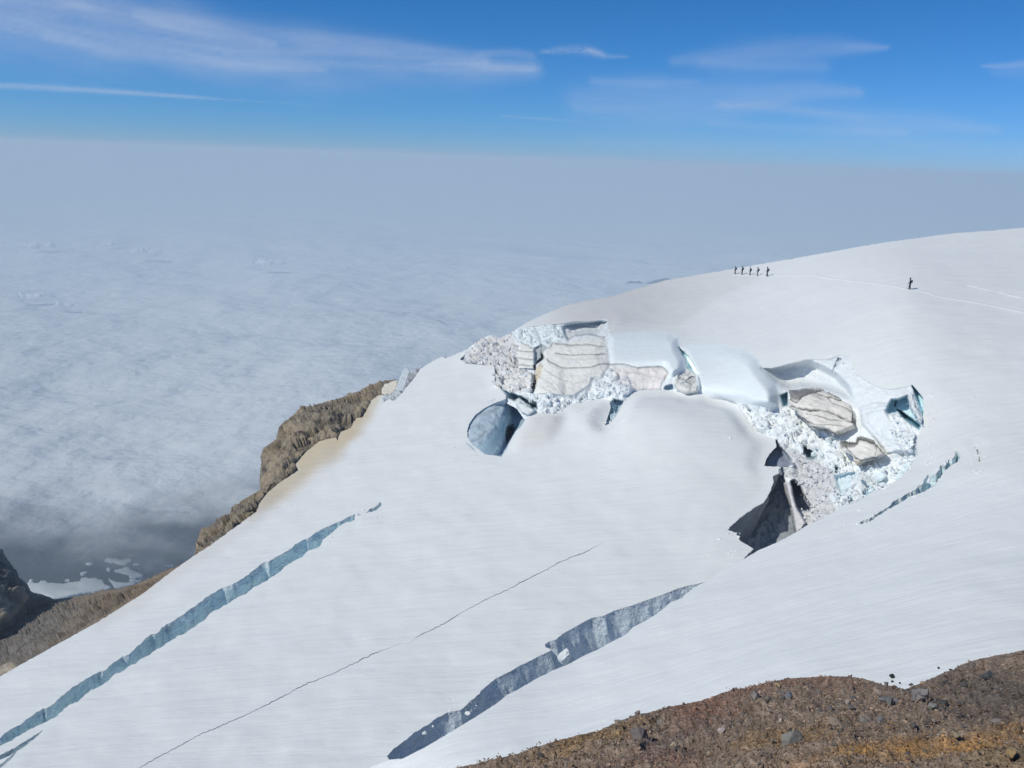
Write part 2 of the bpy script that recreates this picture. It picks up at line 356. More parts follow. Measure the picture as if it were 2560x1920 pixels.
def snow_color(v, P):
    c = np.tile(SNOW, (len(v), 1)).astype(float)
    n = fbm(P * .03 + 5, 3, 21)
    c *= (1 + .015 * n)[:, None]
    return c
def build_sheet(name, outline, holes, tf, sp, osp, colf, mat, amp=.0, rough=0, seed=0, dzf=None):
    v, f, loops = region(outline, sp, holes, osp, rough, seed)
    P = P3(v, tf(v)); f = orient(P, f)
    if amp or dzf is not None:
        ed = edge_dist(v, loops); n = vnormals(P, f)
        d = amp * (fbm(P * .06, 4, 31) + .35 * fbm(P * .35, 3, 32)) * smooth(ed, 0, 30) if amp else 0
        if dzf is not None: d = d + dzf(v, P) * smooth(ed, 0, 8)
        P = P + n * d[:, None] if amp or dzf is not None else P
    ob = mesh_obj(name, P, f, mat, colf(v, P))
    return ob, v, f, P, loops

# tan dirt on the snow below the outcrop
tanPoly = cr('C', [(100, 1680), (165, 1560), (240, 1470), (350, 1380), (505, 1290), (470, 1240), (560, 1130), (680, 1030), (840, 1000), (870, 950), (1000, 830), (1110, 740), (1200, 640), (1100, 850), (1040, 915), (960, 1010), (870, 1120), (760, 1215), (620, 1320), (480, 1420), (330, 1520), (150, 1650)])
def dirt(c, w, colr): return c * (1 - w[:, None]) + np.asarray(colr) * w[:, None]  # general colour blend: dirt, snow, ice and rock tones alike
def colG(v, P):
    c = snow_color(v, P)
    s = sdist(v, tanPoly) + 10 * fbm(P * .25, 3, 5)
    w = smooth(s, -22, 8); c = dirt(c, w * .95, (.67, .56, .38))
    w2 = smooth(-dist_pl(v, cr('D', [(860, 1080), (1240, 840), (1840, 410)]) + cr('C', [(150, 1640), (800, 1190)]), False) + 8 * fbm(P * .2, 2, 6), -45, -5) * .35
    c = dirt(c, w2 * (v[:, 0] < 900), (.72, .66, .58))
    c = dirt(c, smooth(sdist(v, finPoly), -3, 16) * .4, (.74, .69, .63))
    # faint dirt streaks along the top of the slab
    return c
def colS(v, P):
    c = snow_color(v, P)
    for cx, cy, rx, ry, a in ((1500, 745, 230, 50, .35), (2430, 1130, 160, 60, .22), (1480, 800, 120, 30, .25), (2420, 980, 100, 160, .1)):
        w = np.exp(-(((v[:, 0] - cx) / rx) ** 2 + ((v[:, 1] - cy) / ry) ** 2)) * a * (.8 + .5 * fbm(P * .15, 3, 8))
        c = dirt(c, np.clip(w, 0, 1), (.66, .62, .58))
    w = smooth(sdist(v, cr('G', [(-700, 400), (-200, 380), (0, 330), (350, 290), (540, 335), (450, 395), (330, 450), (200, 520), (80, 600), (-20, 660), (-400, 650), (-900, 700)])) + 5 * fbm(P * .1, 3, 9), -8, 10)
    return dirt(c, w * .30, (.70, .66, .62))
holesG = [holeBlue, holeBlue2, holeBlue3, holeTip, holeCrack, holeCrack2]
finPoly = cr('A', [(700, 985), (860, 950), (1000, 945), (1005, 1050), (960, 1150), (890, 1230), (760, 1270), (600, 1290), (560, 1240), (600, 1120)])
def dzG(v, P):
    e = np.minimum(dist_pl(v, footM, False), dist_pl(v, footB, False))
    b = 2.4 * np.exp(-((v[:, 0] - 1700) / 200) ** 2 - ((v[:, 1] - 1090) / 95) ** 2) + 1.2 * np.exp(-((v[:, 0] - 1560) / 130) ** 2 - ((v[:, 1] - 1060) / 50) ** 2)
    b = b * smooth(e, 0, 50) + .9 * smooth(sdist(v, finPoly), -6, 34)
    return b
glacier, vG, fG, PG, loopsG = build_sheet('glacier', outG, holesG, tG, 11, 5, colG, m_snow, amp=.38, rough=.5, seed=1, dzf=dzG)
struct(glacier, 'broad smooth snow covered glacier slope with long crevasses')

# right hand crevasse chain, cut into the near slope
chain = cr('B', [(1285, 1398), (1310, 1375), (1350, 1368), (1400, 1330), (1440, 1305), (1490, 1280), (1530, 1235), (1580, 1215), (1620, 1185), (1680, 1160), (1700, 1130), (1740, 1110), (1760, 1060), (1790, 1040), (1830, 1045), (1850, 1000), (1870, 975), (1895, 985), (1920, 940), (1955, 925), (1970, 900), (1968, 878), (1990, 890), (2008, 910), (2002, 945), (1960, 970), (1920, 1000), (1890, 1020), (1865, 1070), (1845, 1080), (1822, 1128), (1780, 1150), (1740, 1172), (1700, 1185), (1640, 1205), (1590, 1240), (1540, 1268), (1500, 1290), (1460, 1310), (1440, 1330), (1400, 1350), (1360, 1385), (1310, 1398)])
holeChain = dens(chain, 4, rough=1.0, seed=8)
holeDent = dens(cr('K', [(1540, 1170), (1590, 1200), (1610, 1250), (1590, 1280), (1580, 1240), (1555, 1200)]), 3, rough=.4, seed=9)
holeDent2 = dens(cr('K', [(1600, 1310), (1640, 1290), (1640, 1330), (1610, 1380), (1595, 1350)]), 3, rough=.4, seed=10)
path1 = cr('G', [(330, 328), (420, 330), (520, 332), (600, 332), (860, 328), (960, 350), (1080, 362), (1240, 380), (1400, 405), (1475, 423), (1560, 432), (1650, 465), (1800, 490), (1950, 515), (2100, 545), (2212, 570), (2700, 680)])
path2 = cr('G', [(1680, 370), (1800, 385), (1950, 420), (2060, 445), (2130, 465), (2212, 480)])
def dzS(v, P):
    d = dist_pl(v, path1, False)
    a = .05 * np.exp(-(d / 5) ** 2)
    return a
snow_slope, vS, fS, PS, loopsS = build_sheet('snow_slope', outS, [holeChain, holeDent, holeDent2], tS, 11, 5, colS, m_snow, amp=.33, rough=.3, seed=2)
struct(snow_slope, 'smooth white snow slope climbing to the skyline')

from mathutils.bvhtree import BVHTree
BVS = BVHTree.FromPolygons([tuple(p) for p in PS], [tuple(map(int, q)) for q in fS]); BVG = BVHTree.FromPolygons([tuple(p) for p in PG], [tuple(map(int, q)) for q in fG])
def onsheet(xy, bv, tf):
    xy = np.asarray(xy, float); P = P3(xy, tf(xy)); r = rays(xy)
    for k in range(len(xy)):
        h = bv.ray_cast(Vector((0, 0, 0)), Vector(r[k]).normalized())
        if h[0] is not None: P[k] = h[0]
    return P
def onS(xy): return onsheet(xy, BVS, tS)
# edges of the sheets that go down behind the skyline
def skirt_back(name, pl, tf, mat, colr, off=(6, 30, -22), sp=20):
    p = dens(pl, sp, closed=False); P = P3(p, tf(p))
    hd = P * [1, 1, 0]; hd /= np.linalg.norm(hd, axis=1)[:, None]; sl = -P[:, 2] / np.linalg.norm(P[:, :2], axis=1)
    offs = []
    for u in (.04, .12, .3, .6, 1.0):
        q = hd * (30 * u); q[:, 2] = -30 * u * sl * 1.1 - u * u * 25; offs.append(q)
    n = len(P); V = np.concatenate([P] + [P + q for q in offs]); F = np.concatenate([np.stack([k * n + np.arange(n - 1), k * n + np.arange(1, n), (k + 1) * n + np.arange(1, n), (k + 1) * n + np.arange(n - 1)], 1) for k in range(5)])
    o = mesh_obj(name, V, F, mat, np.tile(colr, (len(V), 1))); struct(o); return o
skirt_back('snow_field', skyA + skyW + [(2950, 545), (3700, 540)], tS, m_snow, SNOW, (4, 40, -10))
skirt_back('snow_bank', skyG[:9], tG, m_snow, SNOW, (-12, 14, -12))

# ------------------------------------------------------------------ crevasse walls
def trench(name, loop, tf, depth, colr, label, shrink=.55, amp=.35, ns=.35, rings=16, seed=0, lines=(), mat=None, cat='crevasse', attach=None):
    top = P3(loop, tf(loop))
    cen = top.mean(0); n = len(top)
    # centre line: average with the opposite point of the loop
    opp = top[::-1]
    steps = depth * (np.linspace(0, 1, rings + 1)[1:] ** 1.25)
    rows = [top]
    for k, s in enumerate(steps):
        u = s / depth; r = top + np.array([0, 0, -s])
        r = r * (1 - shrink * u * .5) + (opp + np.array([0, 0, -s])) * (shrink * u * .5)
        w = min(1, (k + .4) / 2)
        f1 = ridged(r * [ns * .6, ns * .6, ns * 1.6], 4, seed + 11)
        r = r + (np.stack([fbm(r * ns, 4, seed), fbm(r * ns, 4, seed + 40), .4 * fbm(r * ns, 3, seed + 80)], 1) * amp + f1[:, None] * np.array([.35, -.3, 0]) * amp) * w
        rows.append(r)
    V = np.concatenate(rows); F = []
    for k in range(rings):
        a = k * n + np.arange(n); b = k * n + (np.arange(n) + 1) % n
        F.append(np.stack([a, b, b + n, a + n], 1))
    F = np.concatenate(F)
    c = np.tile(np.asarray(colr, float), (len(V), 1)); dd = np.repeat(np.concatenate([[0], steps]), n)
    w = smooth(-dd, -.45, 0); c = dirt(c, w * .8, SNOW)
    band = fbm(np.stack([V[:, 0] * .05, V[:, 1] * .05, V[:, 2] * 1.2], 1), 3, seed + 7)
    c = c * (1 + .16 * band + .12 * fbm(V * [1.2, 1.2, 2.5], 4, seed + 8))[:, None]
    pxx = np.tile(loop[:, 0], rings + 1)
    for (x0, sl, ww) in lines:
        w = np.exp(-((pxx - x0 - sl * dd) / ww) ** 2); c = dirt(c, w * .7, ICEW)
        V = V + np.array([.3, -.3, 0]) * (w * np.minimum(dd, .6))[:, None]
    o = mesh_obj(name, V, F, mat or m_wall, np.clip(c, 0, 1)); thing(o, label, cat); return o
def hx(x): return x * .434
trench('crevasse', holeBlue, tG, 5, BLUEI, 'long blue walled crevasse cutting across the lower left glacier', shrink=.95, lines=[(hx(965), 5, 3), (hx(1065), 7, 4), (hx(1185), 5, 2.5), (hx(1450), 0, 2)], amp=.45, seed=3)
trench('crevasse', holeBlue2, tG, 1.1, (.80, .95, .98), 'pale narrow crevasse below the long blue crevasse at the lower left corner', seed=4, amp=.08, shrink=1)
trench('crevasse', holeBlue3, tG, .9, (.80, .95, .98), 'shortest pale crevasse slit in the very corner at lower left', seed=5, amp=.08, shrink=1)
trench('crevasse', holeTip, tG, 2.5, BLUEI, 'small crevasse pit just beyond the upper end of the long blue crevasse', seed=6, amp=.1)
trench('crevasse', holeCrack, tG, .45, SNOW, 'hairline crack running along the middle of the smooth glacier, lower length', seed=7, amp=.0, shrink=1.0, rings=6)
trench('crevasse', holeCrack2, tG, .45, SNOW, 'hairline crack continuing up to the right in the smooth glacier, upper length', seed=7, amp=.0, shrink=1.0, rings=6)
trench('crevasse', holeChain, tS, 3.2, BLUEI, 'jagged broken blue crevasse in the snow slope right of the icefall', seed=8, amp=.25, ns=.9, shrink=.9)
trench('crevasse', holeDent, tS, 1.2, SNOW, 'tiny curved crack in the snow above the jagged blue crevasse', seed=9, amp=.05, rings=5)
trench('crevasse', holeDent2, tS, 1.2, SNOW, 'tiny pit in the snow right of the jagged blue crevasse', seed=9, amp=.05, rings=5)
# the big shadowed crevasse between the glacier and the near slope
def lipwall(name, pl, tf, depth, colr, label, toward, amp=.5, ns=.35, rings=18, seed=0, sp=4, topd=.35, rough=.5, parent=None, lean=0):
    p = dens(pl, sp, closed=False, rough=0); top = P3(p, tf(p))
    steps = depth * (np.linspace(0, 1, rings + 1)[1:] ** 1.3)
    toward = np.asarray(toward, float); rows = [top]
    for k, s in enumerate(steps):
        r = top + np.array([0, 0, -s]) + toward * lean * s
        w = min(1, (k + .3) / 2.5)
        f1 = ridged(np.stack([r[:, 0] * ns, r[:, 1] * ns, r[:, 2] * ns * .5], 1), 4, seed)
        r = r + toward * (f1 * amp * w)[:, None] + np.array([0, 0, .12]) * (fbm(r, 3, seed + 3) * w)[:, None]
        rows.append(r)
    V = np.concatenate(rows); n = len(top); F = []
    for k in range(rings):
        a = k * n + np.arange(n - 1); F.append(np.stack([a, a + 1, a + 1 + n, a + n], 1))
    F = np.concatenate(F)
    dd = np.repeat(np.concatenate([[0], steps]), n)
    c = np.tile(np.asarray(colr, float), (len(V), 1)) * (1 + .08 * fbm(V * [.2, .2, 1.5], 3, seed + 5))[:, None]
    c = dirt(c, smooth(-dd, -topd, 0) * .6, SNOW)
    return V, F, np.clip(c, 0, 1)
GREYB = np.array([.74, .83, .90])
crv = empty('crevasse', P3(np.array([[1364, 1650.]]), [80])[0]); thing(crv, 'wide shadowed crevasse with grey blue walls between glacier and near snow slope', 'crevasse')
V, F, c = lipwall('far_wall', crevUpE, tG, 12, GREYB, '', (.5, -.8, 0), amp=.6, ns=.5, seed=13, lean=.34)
mesh_obj('far_wall', V, F, m_wall, c, parent=crv, base=np.array(crv.location))
V, F, c = lipwall('near_wall', crevLowE[::-1], tS, 14, SNOW, '', (-.5, .8, 0), amp=.1, seed=14, lean=-.15)
mesh_obj('near_wall', V, F, m_wall, c, parent=crv, base=np.array(crv.location))
V, F, c = lipwall('snow_edge', contN, tS, 14, SNOW, '', (-.5, .8, 0), amp=.1, seed=15, lean=-.15)
struct(mesh_obj('snow_lip', V, F, m_wall, c))
p = dens(cr('E', [(165, 1290), (700, 960), (1300, 620), (2130, 170)]), 20, closed=False)
# snow floor deep in the crevasse
Pa = P3(p, tS(p) + 3) + [0, 0, -7.5]; Pb = Pa + np.array([-6, 8, .8])
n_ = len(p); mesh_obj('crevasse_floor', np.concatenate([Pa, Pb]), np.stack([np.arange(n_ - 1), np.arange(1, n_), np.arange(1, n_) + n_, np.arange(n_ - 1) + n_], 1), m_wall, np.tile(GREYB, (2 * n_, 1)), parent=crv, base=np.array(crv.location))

# ------------------------------------------------------------------ the icefall (one detailed relief, parts split by what they are)
outI = cr('A', [(90, 470), (150, 420), (200, 372), (235, 345), (270, 328), (310, 300), (350, 282), (380, 276), (410, 292), (440, 303), (480, 285), (520, 272), (552, 262)]) + lipA[::-1] + lipB[::-1] \
    + cr('B', [(1720, 800), (1730, 900), (1690, 1010), (1600, 1110), (1500, 1180), (1440, 1210), (1340, 1260), (1160, 1350), (1020, 1420), (900, 1480), (760, 1560), (600, 1640), (480, 1720), (350, 1760), (350, 1600), (270, 1450), (350, 1350), (520, 1220), (560, 1060), (520, 960), (600, 830), (470, 760), (400, 640), (300, 570), (150, 520), (50, 530)]) \
    + cr('A', [(2060, 840), (1900, 820), (1700, 800), (1620, 840), (1540, 960), (1440, 1070), (1340, 1090), (1340, 980), (1340, 880), (1060, 930), (1040, 1010), (800, 1020), (700, 1040), (600, 900), (420, 800), (370, 700), (350, 590), (120, 545)])
ctl = []
for p in lipA + lipB: ctl.append((p[0], p[1], float(tS(np.array([p]))[0]) + .15))
for p in footA[2:] + footM + footB[:22]: ctl.append((p[0], p[1], float(tG(np.array([p]))[0]) + .35))
for p in cr('A', [(350, 590), (120, 545), (1700, 800), (1340, 980), (1340, 1090), (1440, 1070), (1540, 960), (1040, 1010), (700, 1060), (420, 800), (1900, 820)]) + cr('B', [(50, 530), (300, 570), (400, 640), (470, 760)]): ctl.append((p[0], p[1], float(tG(np.array([p]))[0]) + 4))
for p in cr('A', [(200, 375), (270, 330), (370, 280), (450, 300)]): ctl.append((p[0], p[1], 166))
for (x, y), t in zip(cr('B', [(350, 1600), (460, 1720), (520, 960), (520, 1220), (350, 1350)]), (97, 96, 122, 108, 104)): ctl.append((x, y, t))
for (x, y), t in zip(cr('B', [(620, 1600), (760, 1560), (900, 1480), (1160, 1350), (1340, 1260), (1500, 1180), (1640, 1080), (700, 1300), (1000, 1150), (900, 1000), (1200, 1050), (1400, 1050), (850, 680), (700, 1000)]),
                     (98, 97, 97, 97.5, 98, 98.5, 100, 105, 105, 109, 105.5, 103.5, 119, 112)): ctl.append((x, y, t))
# thin out near duplicates
ct2 = []
for c_ in ctl:
    if all((c_[0] - d_[0]) ** 2 + (c_[1] - d_[1]) ** 2 > 36 for d_ in ct2): ct2.append(c_)
tI = TPS(ct2)
def grow(pl, a):
    q = dens(pl, 6); d = np.roll(q, -1, 0) - np.roll(q, 1, 0); n = np.stack([d[:, 1], -d[:, 0]], 1) / np.maximum(np.linalg.norm(d, axis=1), 1e-6)[:, None]
    ar = np.sum(q[:, 0] * np.roll(q[:, 1], -1) - np.roll(q[:, 0], -1) * q[:, 1]); return [tuple(p) for p in q + n * a * np.sign(ar)]
outI = grow(outI, 2.2)
SPI = 2.6
vI, fI, loopsI = region(outI, SPI, (), SPI, .5, 17)
tt = tI(vI); P0 = P3(vI, tt)
nI = len(vI)
colI = np.tile(np.array([.89, .925, .93]), (nI, 1)); dt = np.zeros(nI); rubble = np.zeros(nI); fine = np.full(nI, .06); cls = np.zeros(nI, int)
def feat(crop, poly, d=0, soft=5, col=None, rub=None, fin=None, k=None, csoft=2.5, wob=0, xpow=1):
    global dt, colI, rubble, fine
    pl = cr(crop, poly)
    bb = np.array(pl); lo = bb.min(0) - 30; hi = bb.max(0) + 30
    m = np.where((vI > lo).all(1) & (vI < hi).all(1))[0]
    s = sdist(vI[m], pl)
    if wob: s = s + wob * fbm(P0[m] * .9, 3, int(abs(poly[0][0])) % 97)
    w = smooth(s, -soft * .3, soft * .7) ** xpow
    dt[m] += d * w
    wc = smooth(s, -csoft, csoft)
    if col is not None: colI[m] = colI[m] * (1 - wc[:, None]) + np.asarray(col) * wc[:, None]
    if rub is not None: rubble[m] = rubble[m] * (1 - wc) + rub * wc
    if fin is not None: fine[m] = fine[m] * (1 - wc) + fin * wc
    if k is not None: cls[m[s > 0]] = k
def line(crop, pl, w=1.6, col=LINE, a=.9, d=.25):
    global dt, colI
    q = cr(crop, pl); bb = np.array(q); lo = bb.min(0) - 8; hi = bb.max(0) + 8
    m = np.where((vI > lo).all(1) & (vI < hi).all(1))[0]
    s = dist_pl(vI[m], dens(q, 12, closed=False, rough=.6, seed=int(q[0][0])), False)
    ww = np.exp(-(s / w) ** 2) * a
    colI[m] = colI[m] * (1 - ww[:, None]) + np.asarray(col) * ww[:, None]; dt[m] += d * ww
WHT = (.80, .83, .84)
# --- left complex (crop A)
feat('A', [(90, 470), (270, 320), (370, 270), (430, 295), (555, 262), (610, 400), (605, 560), (740, 600), (725, 770), (480, 752), (400, 700), (390, 550), (150, 520)], -.3, 8, (.72, .71, .70), .8, .25, 1)
feat('A', [(105, 478), (150, 430), (165, 515)], .5, 4, (.45, .52, .56), .1)
feat('A', [(430, 560), (600, 570), (740, 640), (725, 770), (480, 750), (430, 700)], -.8, 10, (.82, .81, .78), .6, .2, 1)
feat('A', [(555, 240), (745, 192), (870, 184), (990, 168), (1000, 300), (900, 380), (800, 380), (740, 380), (620, 330), (560, 300)], -.3, 6, (.82, .90, .91), .42, .10, 2)
feat('A', [(985, 185), (1100, 160), (1220, 158), (1320, 146), (1385, 150), (1350, 215), (1290, 268), (1220, 262), (1100, 275), (1040, 325), (1000, 260)], 3.2, 8, (.74, .77, .77), .06)  # recess under the lip painted grey to carry its shade
feat('A', [(905, 325), (1040, 345), (1120, 300), (1350, 288), (1382, 400), (1395, 540), (1330, 640), (1250, 650), (1240, 700), (1100, 795), (1050, 802), (940, 790), (760, 790), (752, 740), (790, 620), (830, 480), (825, 400), (870, 350)], -.7, 10, CREAM, .03, .03, 3)
feat('A', [(750, 700), (800, 620), (840, 460), (1000, 560), (1000, 790), (760, 790)], -.9, 25, None)
feat('A', [(612, 318), (680, 350), (747, 385), (748, 562), (603, 560)], -1.4, 4, CREAM, .02, .03, 4)
feat('A', [(748, 380), (800, 350), (850, 370), (815, 440), (828, 475), (760, 522), (748, 560)], 1.2, 5, (.52, .56, .57), .1)
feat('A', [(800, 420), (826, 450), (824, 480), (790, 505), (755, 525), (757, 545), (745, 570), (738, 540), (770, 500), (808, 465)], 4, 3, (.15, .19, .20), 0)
feat('A', [(755, 560), (800, 520), (820, 540), (790, 640), (760, 690), (745, 620)], -.5, 4, (.75, .66, .52), .4)
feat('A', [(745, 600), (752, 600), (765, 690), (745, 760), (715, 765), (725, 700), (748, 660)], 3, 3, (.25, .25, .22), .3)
feat('A', [(1250, 650), (1330, 640), (1400, 560), (1560, 640), (1600, 740), (1450, 800), (1270, 790), (1150, 790), (1240, 700)], -.4, 8, (.88, .92, .93), .45, .1, 5)
feat('A', [(1390, 250), (1500, 250), (1700, 238), (1900, 248), (1990, 282), (2010, 400), (2060, 500), (2050, 580), (1960, 640), (1890, 700), (1895, 600), (1850, 555), (1640, 555), (1400, 528), (1378, 400)], -1.0, 25, (.88, .94, .95), .0, .02, 6)
feat('A', [(1400, 530), (1640, 556), (1850, 546), (1900, 590), (1885, 640), (1845, 690), (1840, 742), (1700, 742), (1600, 738), (1560, 650), (1440, 600)], -.2, 5, PINK, .12, .05, 7)
feat('A', [(1470, 590), (1530, 610), (1590, 620), (1600, 740), (1520, 720), (1440, 650)], .3, 5, (.76, .76, .78), .6)
feat('A', [(1985, 365), (2030, 405), (2080, 450), (2130, 520), (2150, 560), (2168, 612), (2130, 595), (2100, 572), (2062, 545), (2060, 490), (2020, 430)], 5, 4, TEAL, 0, .03)
feat('A', [(1960, 630), (2020, 580), (2070, 560), (2120, 600), (2165, 625), (2185, 700), (2160, 765), (2060, 788), (1985, 750), (1950, 700)], -1.4, 7, (.76, .76, .72), .45, .1, 8)
feat('A', [(2035, 645), (2100, 615), (2155, 605), (2150, 670), (2115, 700), (2070, 690)], .9, 4, (.55, .56, .53), .1)  # grey shadow on the lump painted into the colour
feat('A', [(1880, 705), (1940, 695), (1955, 740), (1900, 750), (1865, 735)], 1.5, 3, (.45, .58, .66), 0)
feat('A', [(580, 765), (760, 790), (1100, 800), (1250, 755), (1400, 700), (1600, 735), (1560, 790), (1440, 830), (1330, 810), (1010, 880), (1000, 930), (850, 950), (770, 900), (690, 840)], -.3, 5, (.88, .92, .93), .6, .12, 5)
feat('A', [(465, 752), (520, 760), (575, 775), (640, 800), (770, 865), (772, 912), (735, 900), (690, 870), (610, 810), (580, 840), (525, 815)], 5, 5, (.24, .36, .42), .3)  # shade of the pit put into its dark teal colour
feat('A', [(585, 825), (640, 850), (760, 920), (700, 975), (640, 945), (590, 880)], -1.5, 5, (.80, .84, .82), .3, .1, 5)
feat('A', [(1410, 850), (1440, 820), (1520, 840), (1500, 880), (1460, 960), (1420, 1020), (1385, 990), (1400, 900)], 2.2, 5, (.45, .60, .68), .9, .1)
for q in ([(925, 338), (1040, 357), (1200, 346), (1345, 366)], [(930, 425), (1070, 442), (1200, 436), (1360, 432)], [(855, 478), (920, 520), (985, 550), (1100, 553), (1250, 541), (1330, 520), (1395, 522), (1500, 520), (1640, 552), (1780, 548), (1860, 548), (1898, 590), (1870, 650)]):
    line('A', q, 1.7, LINE, .85, .5)
for q in ([(790, 625), (880, 680), (960, 760), (1080, 800)], [(790, 700), (880, 755), (940, 790)], [(830, 560), (900, 610), (990, 650)], [(1000, 470), (1180, 480), (1340, 470)], [(1000, 660), (1100, 690), (1190, 665)], [(1440, 590), (1640, 600), (1840, 640)]):
    line('A', q, 1.4, (.5, .48, .42), .5, .2)
for y in (405, 468, 522): line('A', [(608, y), (745, y + 10)], 1.6, LINE, .8, .35)
line('A', [(905, 325), (890, 370), (830, 390), (810, 400), (830, 460)], 2, (.3, .32, .3), .8, .6)
line('A', [(1040, 300), (1100, 272), (1220, 262), (1350, 290)], 1.8, (.35, .38, .38), .8, .3)
line('A', [(745, 200), (790, 270), (810, 360), (815, 400)], 2, (.45, .5, .5), .6, .8)
line('A', [(560, 270), (610, 320), (680, 350), (745, 385)], 1.5, (.4, .45, .45), .6, .5)
def tilt(crop, poly, xl, xr, T_, soft=22, right=4):
    """turn a face towards the sun: its right side stands out towards the viewer"""
    global dt
    pl = cr(crop, poly); bb = np.array(pl); lo = bb.min(0) - 5; hi = bb.max(0) + 5
    m = np.where((vI > lo).all(1) & (vI < hi).all(1))[0]; s_ = sdist(vI[m], pl)
    a_, b_, sc = CROPS[crop]; u = (vI[m][:, 0] - a_) / sc; yv = vI[m][:, 1]
    dt[m] -= T_ * smooth(u, xl, xr) ** 1.0 * smooth(s_, 0, soft)
feat('A', [(1010, 175), (1220, 152), (1330, 150), (1300, 215), (1200, 225), (1060, 250)], 2.0, 12)
# --- right complex (crop B)
feat('B', [(20, 125), (120, 112), (300, 118), (450, 150), (545, 208), (600, 290), (700, 400), (730, 470), (720, 560), (640, 585), (500, 575), (420, 542), (300, 510), (130, 452), (110, 330), (60, 250)], -.8, 25, (.88, .94, .95), 0, .02, 6)
feat('B', [(590, 285), (650, 290), (800, 250), (905, 228), (1000, 260), (1130, 330), (1210, 420), (1240, 520), (1150, 475), (1000, 428), (870, 425), (780, 435), (690, 395)], 4.0, 24, (.76, .79, .80), .04, .05)  # concavity coloured greyer, with its shade painted in
feat('B', [(600, 292), (800, 262), (960, 300), (1060, 400), (1000, 424), (870, 420), (740, 430)], 1.8, 40)
feat('B', [(1085, 330), (1100, 280), (1130, 210), (1160, 215), (1140, 260), (1110, 290)], .9, 4, (.62, .68, .72), .2)
feat('B', [(715, 480), (770, 460), (775, 560), (735, 560)], 2.5, 4, (.35, .5, .56), 0)
feat('B', [(1280, 570), (1400, 530), (1500, 545), (1475, 600), (1530, 700), (1560, 800), (1590, 880), (1470, 900), (1400, 800), (1300, 690)], -.8, 8, (.88, .92, .93), .08, .05, 9)
tilt('B', [(20, 125), (120, 112), (300, 118), (450, 150), (545, 208), (590, 285), (690, 400), (715, 470), (710, 570), (640, 600), (500, 590), (420, 545), (210, 480), (20, 470)], 40, 760, 3.4, 34)
tilt('A', [(1380, 262), (1500, 255), (1700, 240), (1900, 250), (1985, 285), (2010, 390), (2060, 480), (2050, 590), (1950, 650), (1890, 640), (1850, 552), (1640, 556), (1400, 530)], 1400, 2080, 2.8, 24)
tilt('A', [(830, 330), (1350, 290), (1395, 540), (1330, 640), (1240, 700), (1050, 802), (760, 790), (830, 480)], 800, 1500, 1.6, 38)
for q in ([(1290, 590), (1400, 560), (1500, 555)], [(1300, 620), (1420, 585), (1480, 580)], [(1340, 670), (1410, 760), (1480, 800), (1560, 810)], [(1280, 640), (1360, 600), (1420, 545)], [(1440, 740), (1500, 820), (1600, 860)]):
    line('B', q, 1.4, (.5, .55, .6), .45, .25)
feat('B', [(1470, 590), (1480, 560), (1510, 510), (1560, 510), (1630, 480), (1650, 560), (1700, 650), (1722, 700), (1715, 725), (1660, 680), (1600, 650), (1560, 600), (1540, 610), (1490, 612)], 4.0, 8, (.66, .84, .90), .05, .03)
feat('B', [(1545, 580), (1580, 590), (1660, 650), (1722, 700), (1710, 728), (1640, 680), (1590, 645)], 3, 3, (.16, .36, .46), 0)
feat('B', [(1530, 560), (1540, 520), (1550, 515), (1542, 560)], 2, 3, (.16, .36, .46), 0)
feat('B', [(1620, 485), (1660, 470), (1690, 560), (1735, 640), (1725, 690), (1690, 640), (1650, 580)], -1.6, 5, (.78, .82, .83), .5, .1, 5)
feat('B', [(1655, 402), (1700, 450), (1742, 500), (1745, 600), (1735, 640), (1712, 580), (1685, 500)], 3.5, 3, (.58, .80, .88), 0)
feat('B', [(440, 555), (600, 570), (720, 560), (780, 570), (850, 640), (960, 725), (1090, 780), (1140, 820), (1190, 890), (1250, 1000), (1400, 960), (1560, 900), (1600, 740), (1730, 760), (1700, 930), (1560, 1090), (1300, 1230), (1120, 1310), (1060, 1220), (1130, 1040), (980, 960), (880, 900), (690, 800), (520, 715)], -.3, 8, (.88, .92, .93), .65, .12, 5)
feat('B', [(1500, 620), (1600, 650), (1650, 700), (1700, 780), (1660, 860), (1600, 900), (1540, 800), (1520, 700)], -.8, 7, (.88, .92, .93), .6, .12, 5)
feat('B', [(690, 810), (760, 850), (880, 910), (980, 960), (1080, 1010), (1130, 1100), (1060, 1210), (1125, 1305), (1000, 1400), (850, 1480), (800, 1450), (840, 1310), (940, 1290), (850, 1110), (800, 1090), (740, 1060), (720, 990), (840, 1015), (770, 890)], -.2, 8, (.70, .70, .70), .25, .22, 10)
feat('B', [(1100, 1060), (1270, 1005), (1255, 1060), (1190, 1180), (1150, 1220), (1130, 1160)], 1.2, 10, (.70, .82, .87), .3)  # pale blue shade painted into a shallow hollow
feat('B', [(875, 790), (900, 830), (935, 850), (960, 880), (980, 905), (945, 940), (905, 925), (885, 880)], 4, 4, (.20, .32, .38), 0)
feat('B', [(1110, 985), (1128, 990), (1125, 1045), (1105, 1030)], 2, 3, (.3, .5, .58), 0)
feat('B', [(1200, 1180), (1230, 1210), (1240, 1250), (1210, 1260)], 1.6, 3, (.3, .45, .5), 0)
feat('B', [(1300, 1225), (1320, 1150), (1360, 1120), (1400, 1150)], 1.2, 4, (.4, .56, .66), 0)
feat('B', [(1060, 800), (1130, 800), (1140, 835), (1080, 850)], 1.2, 4, (.5, .6, .64), 0)
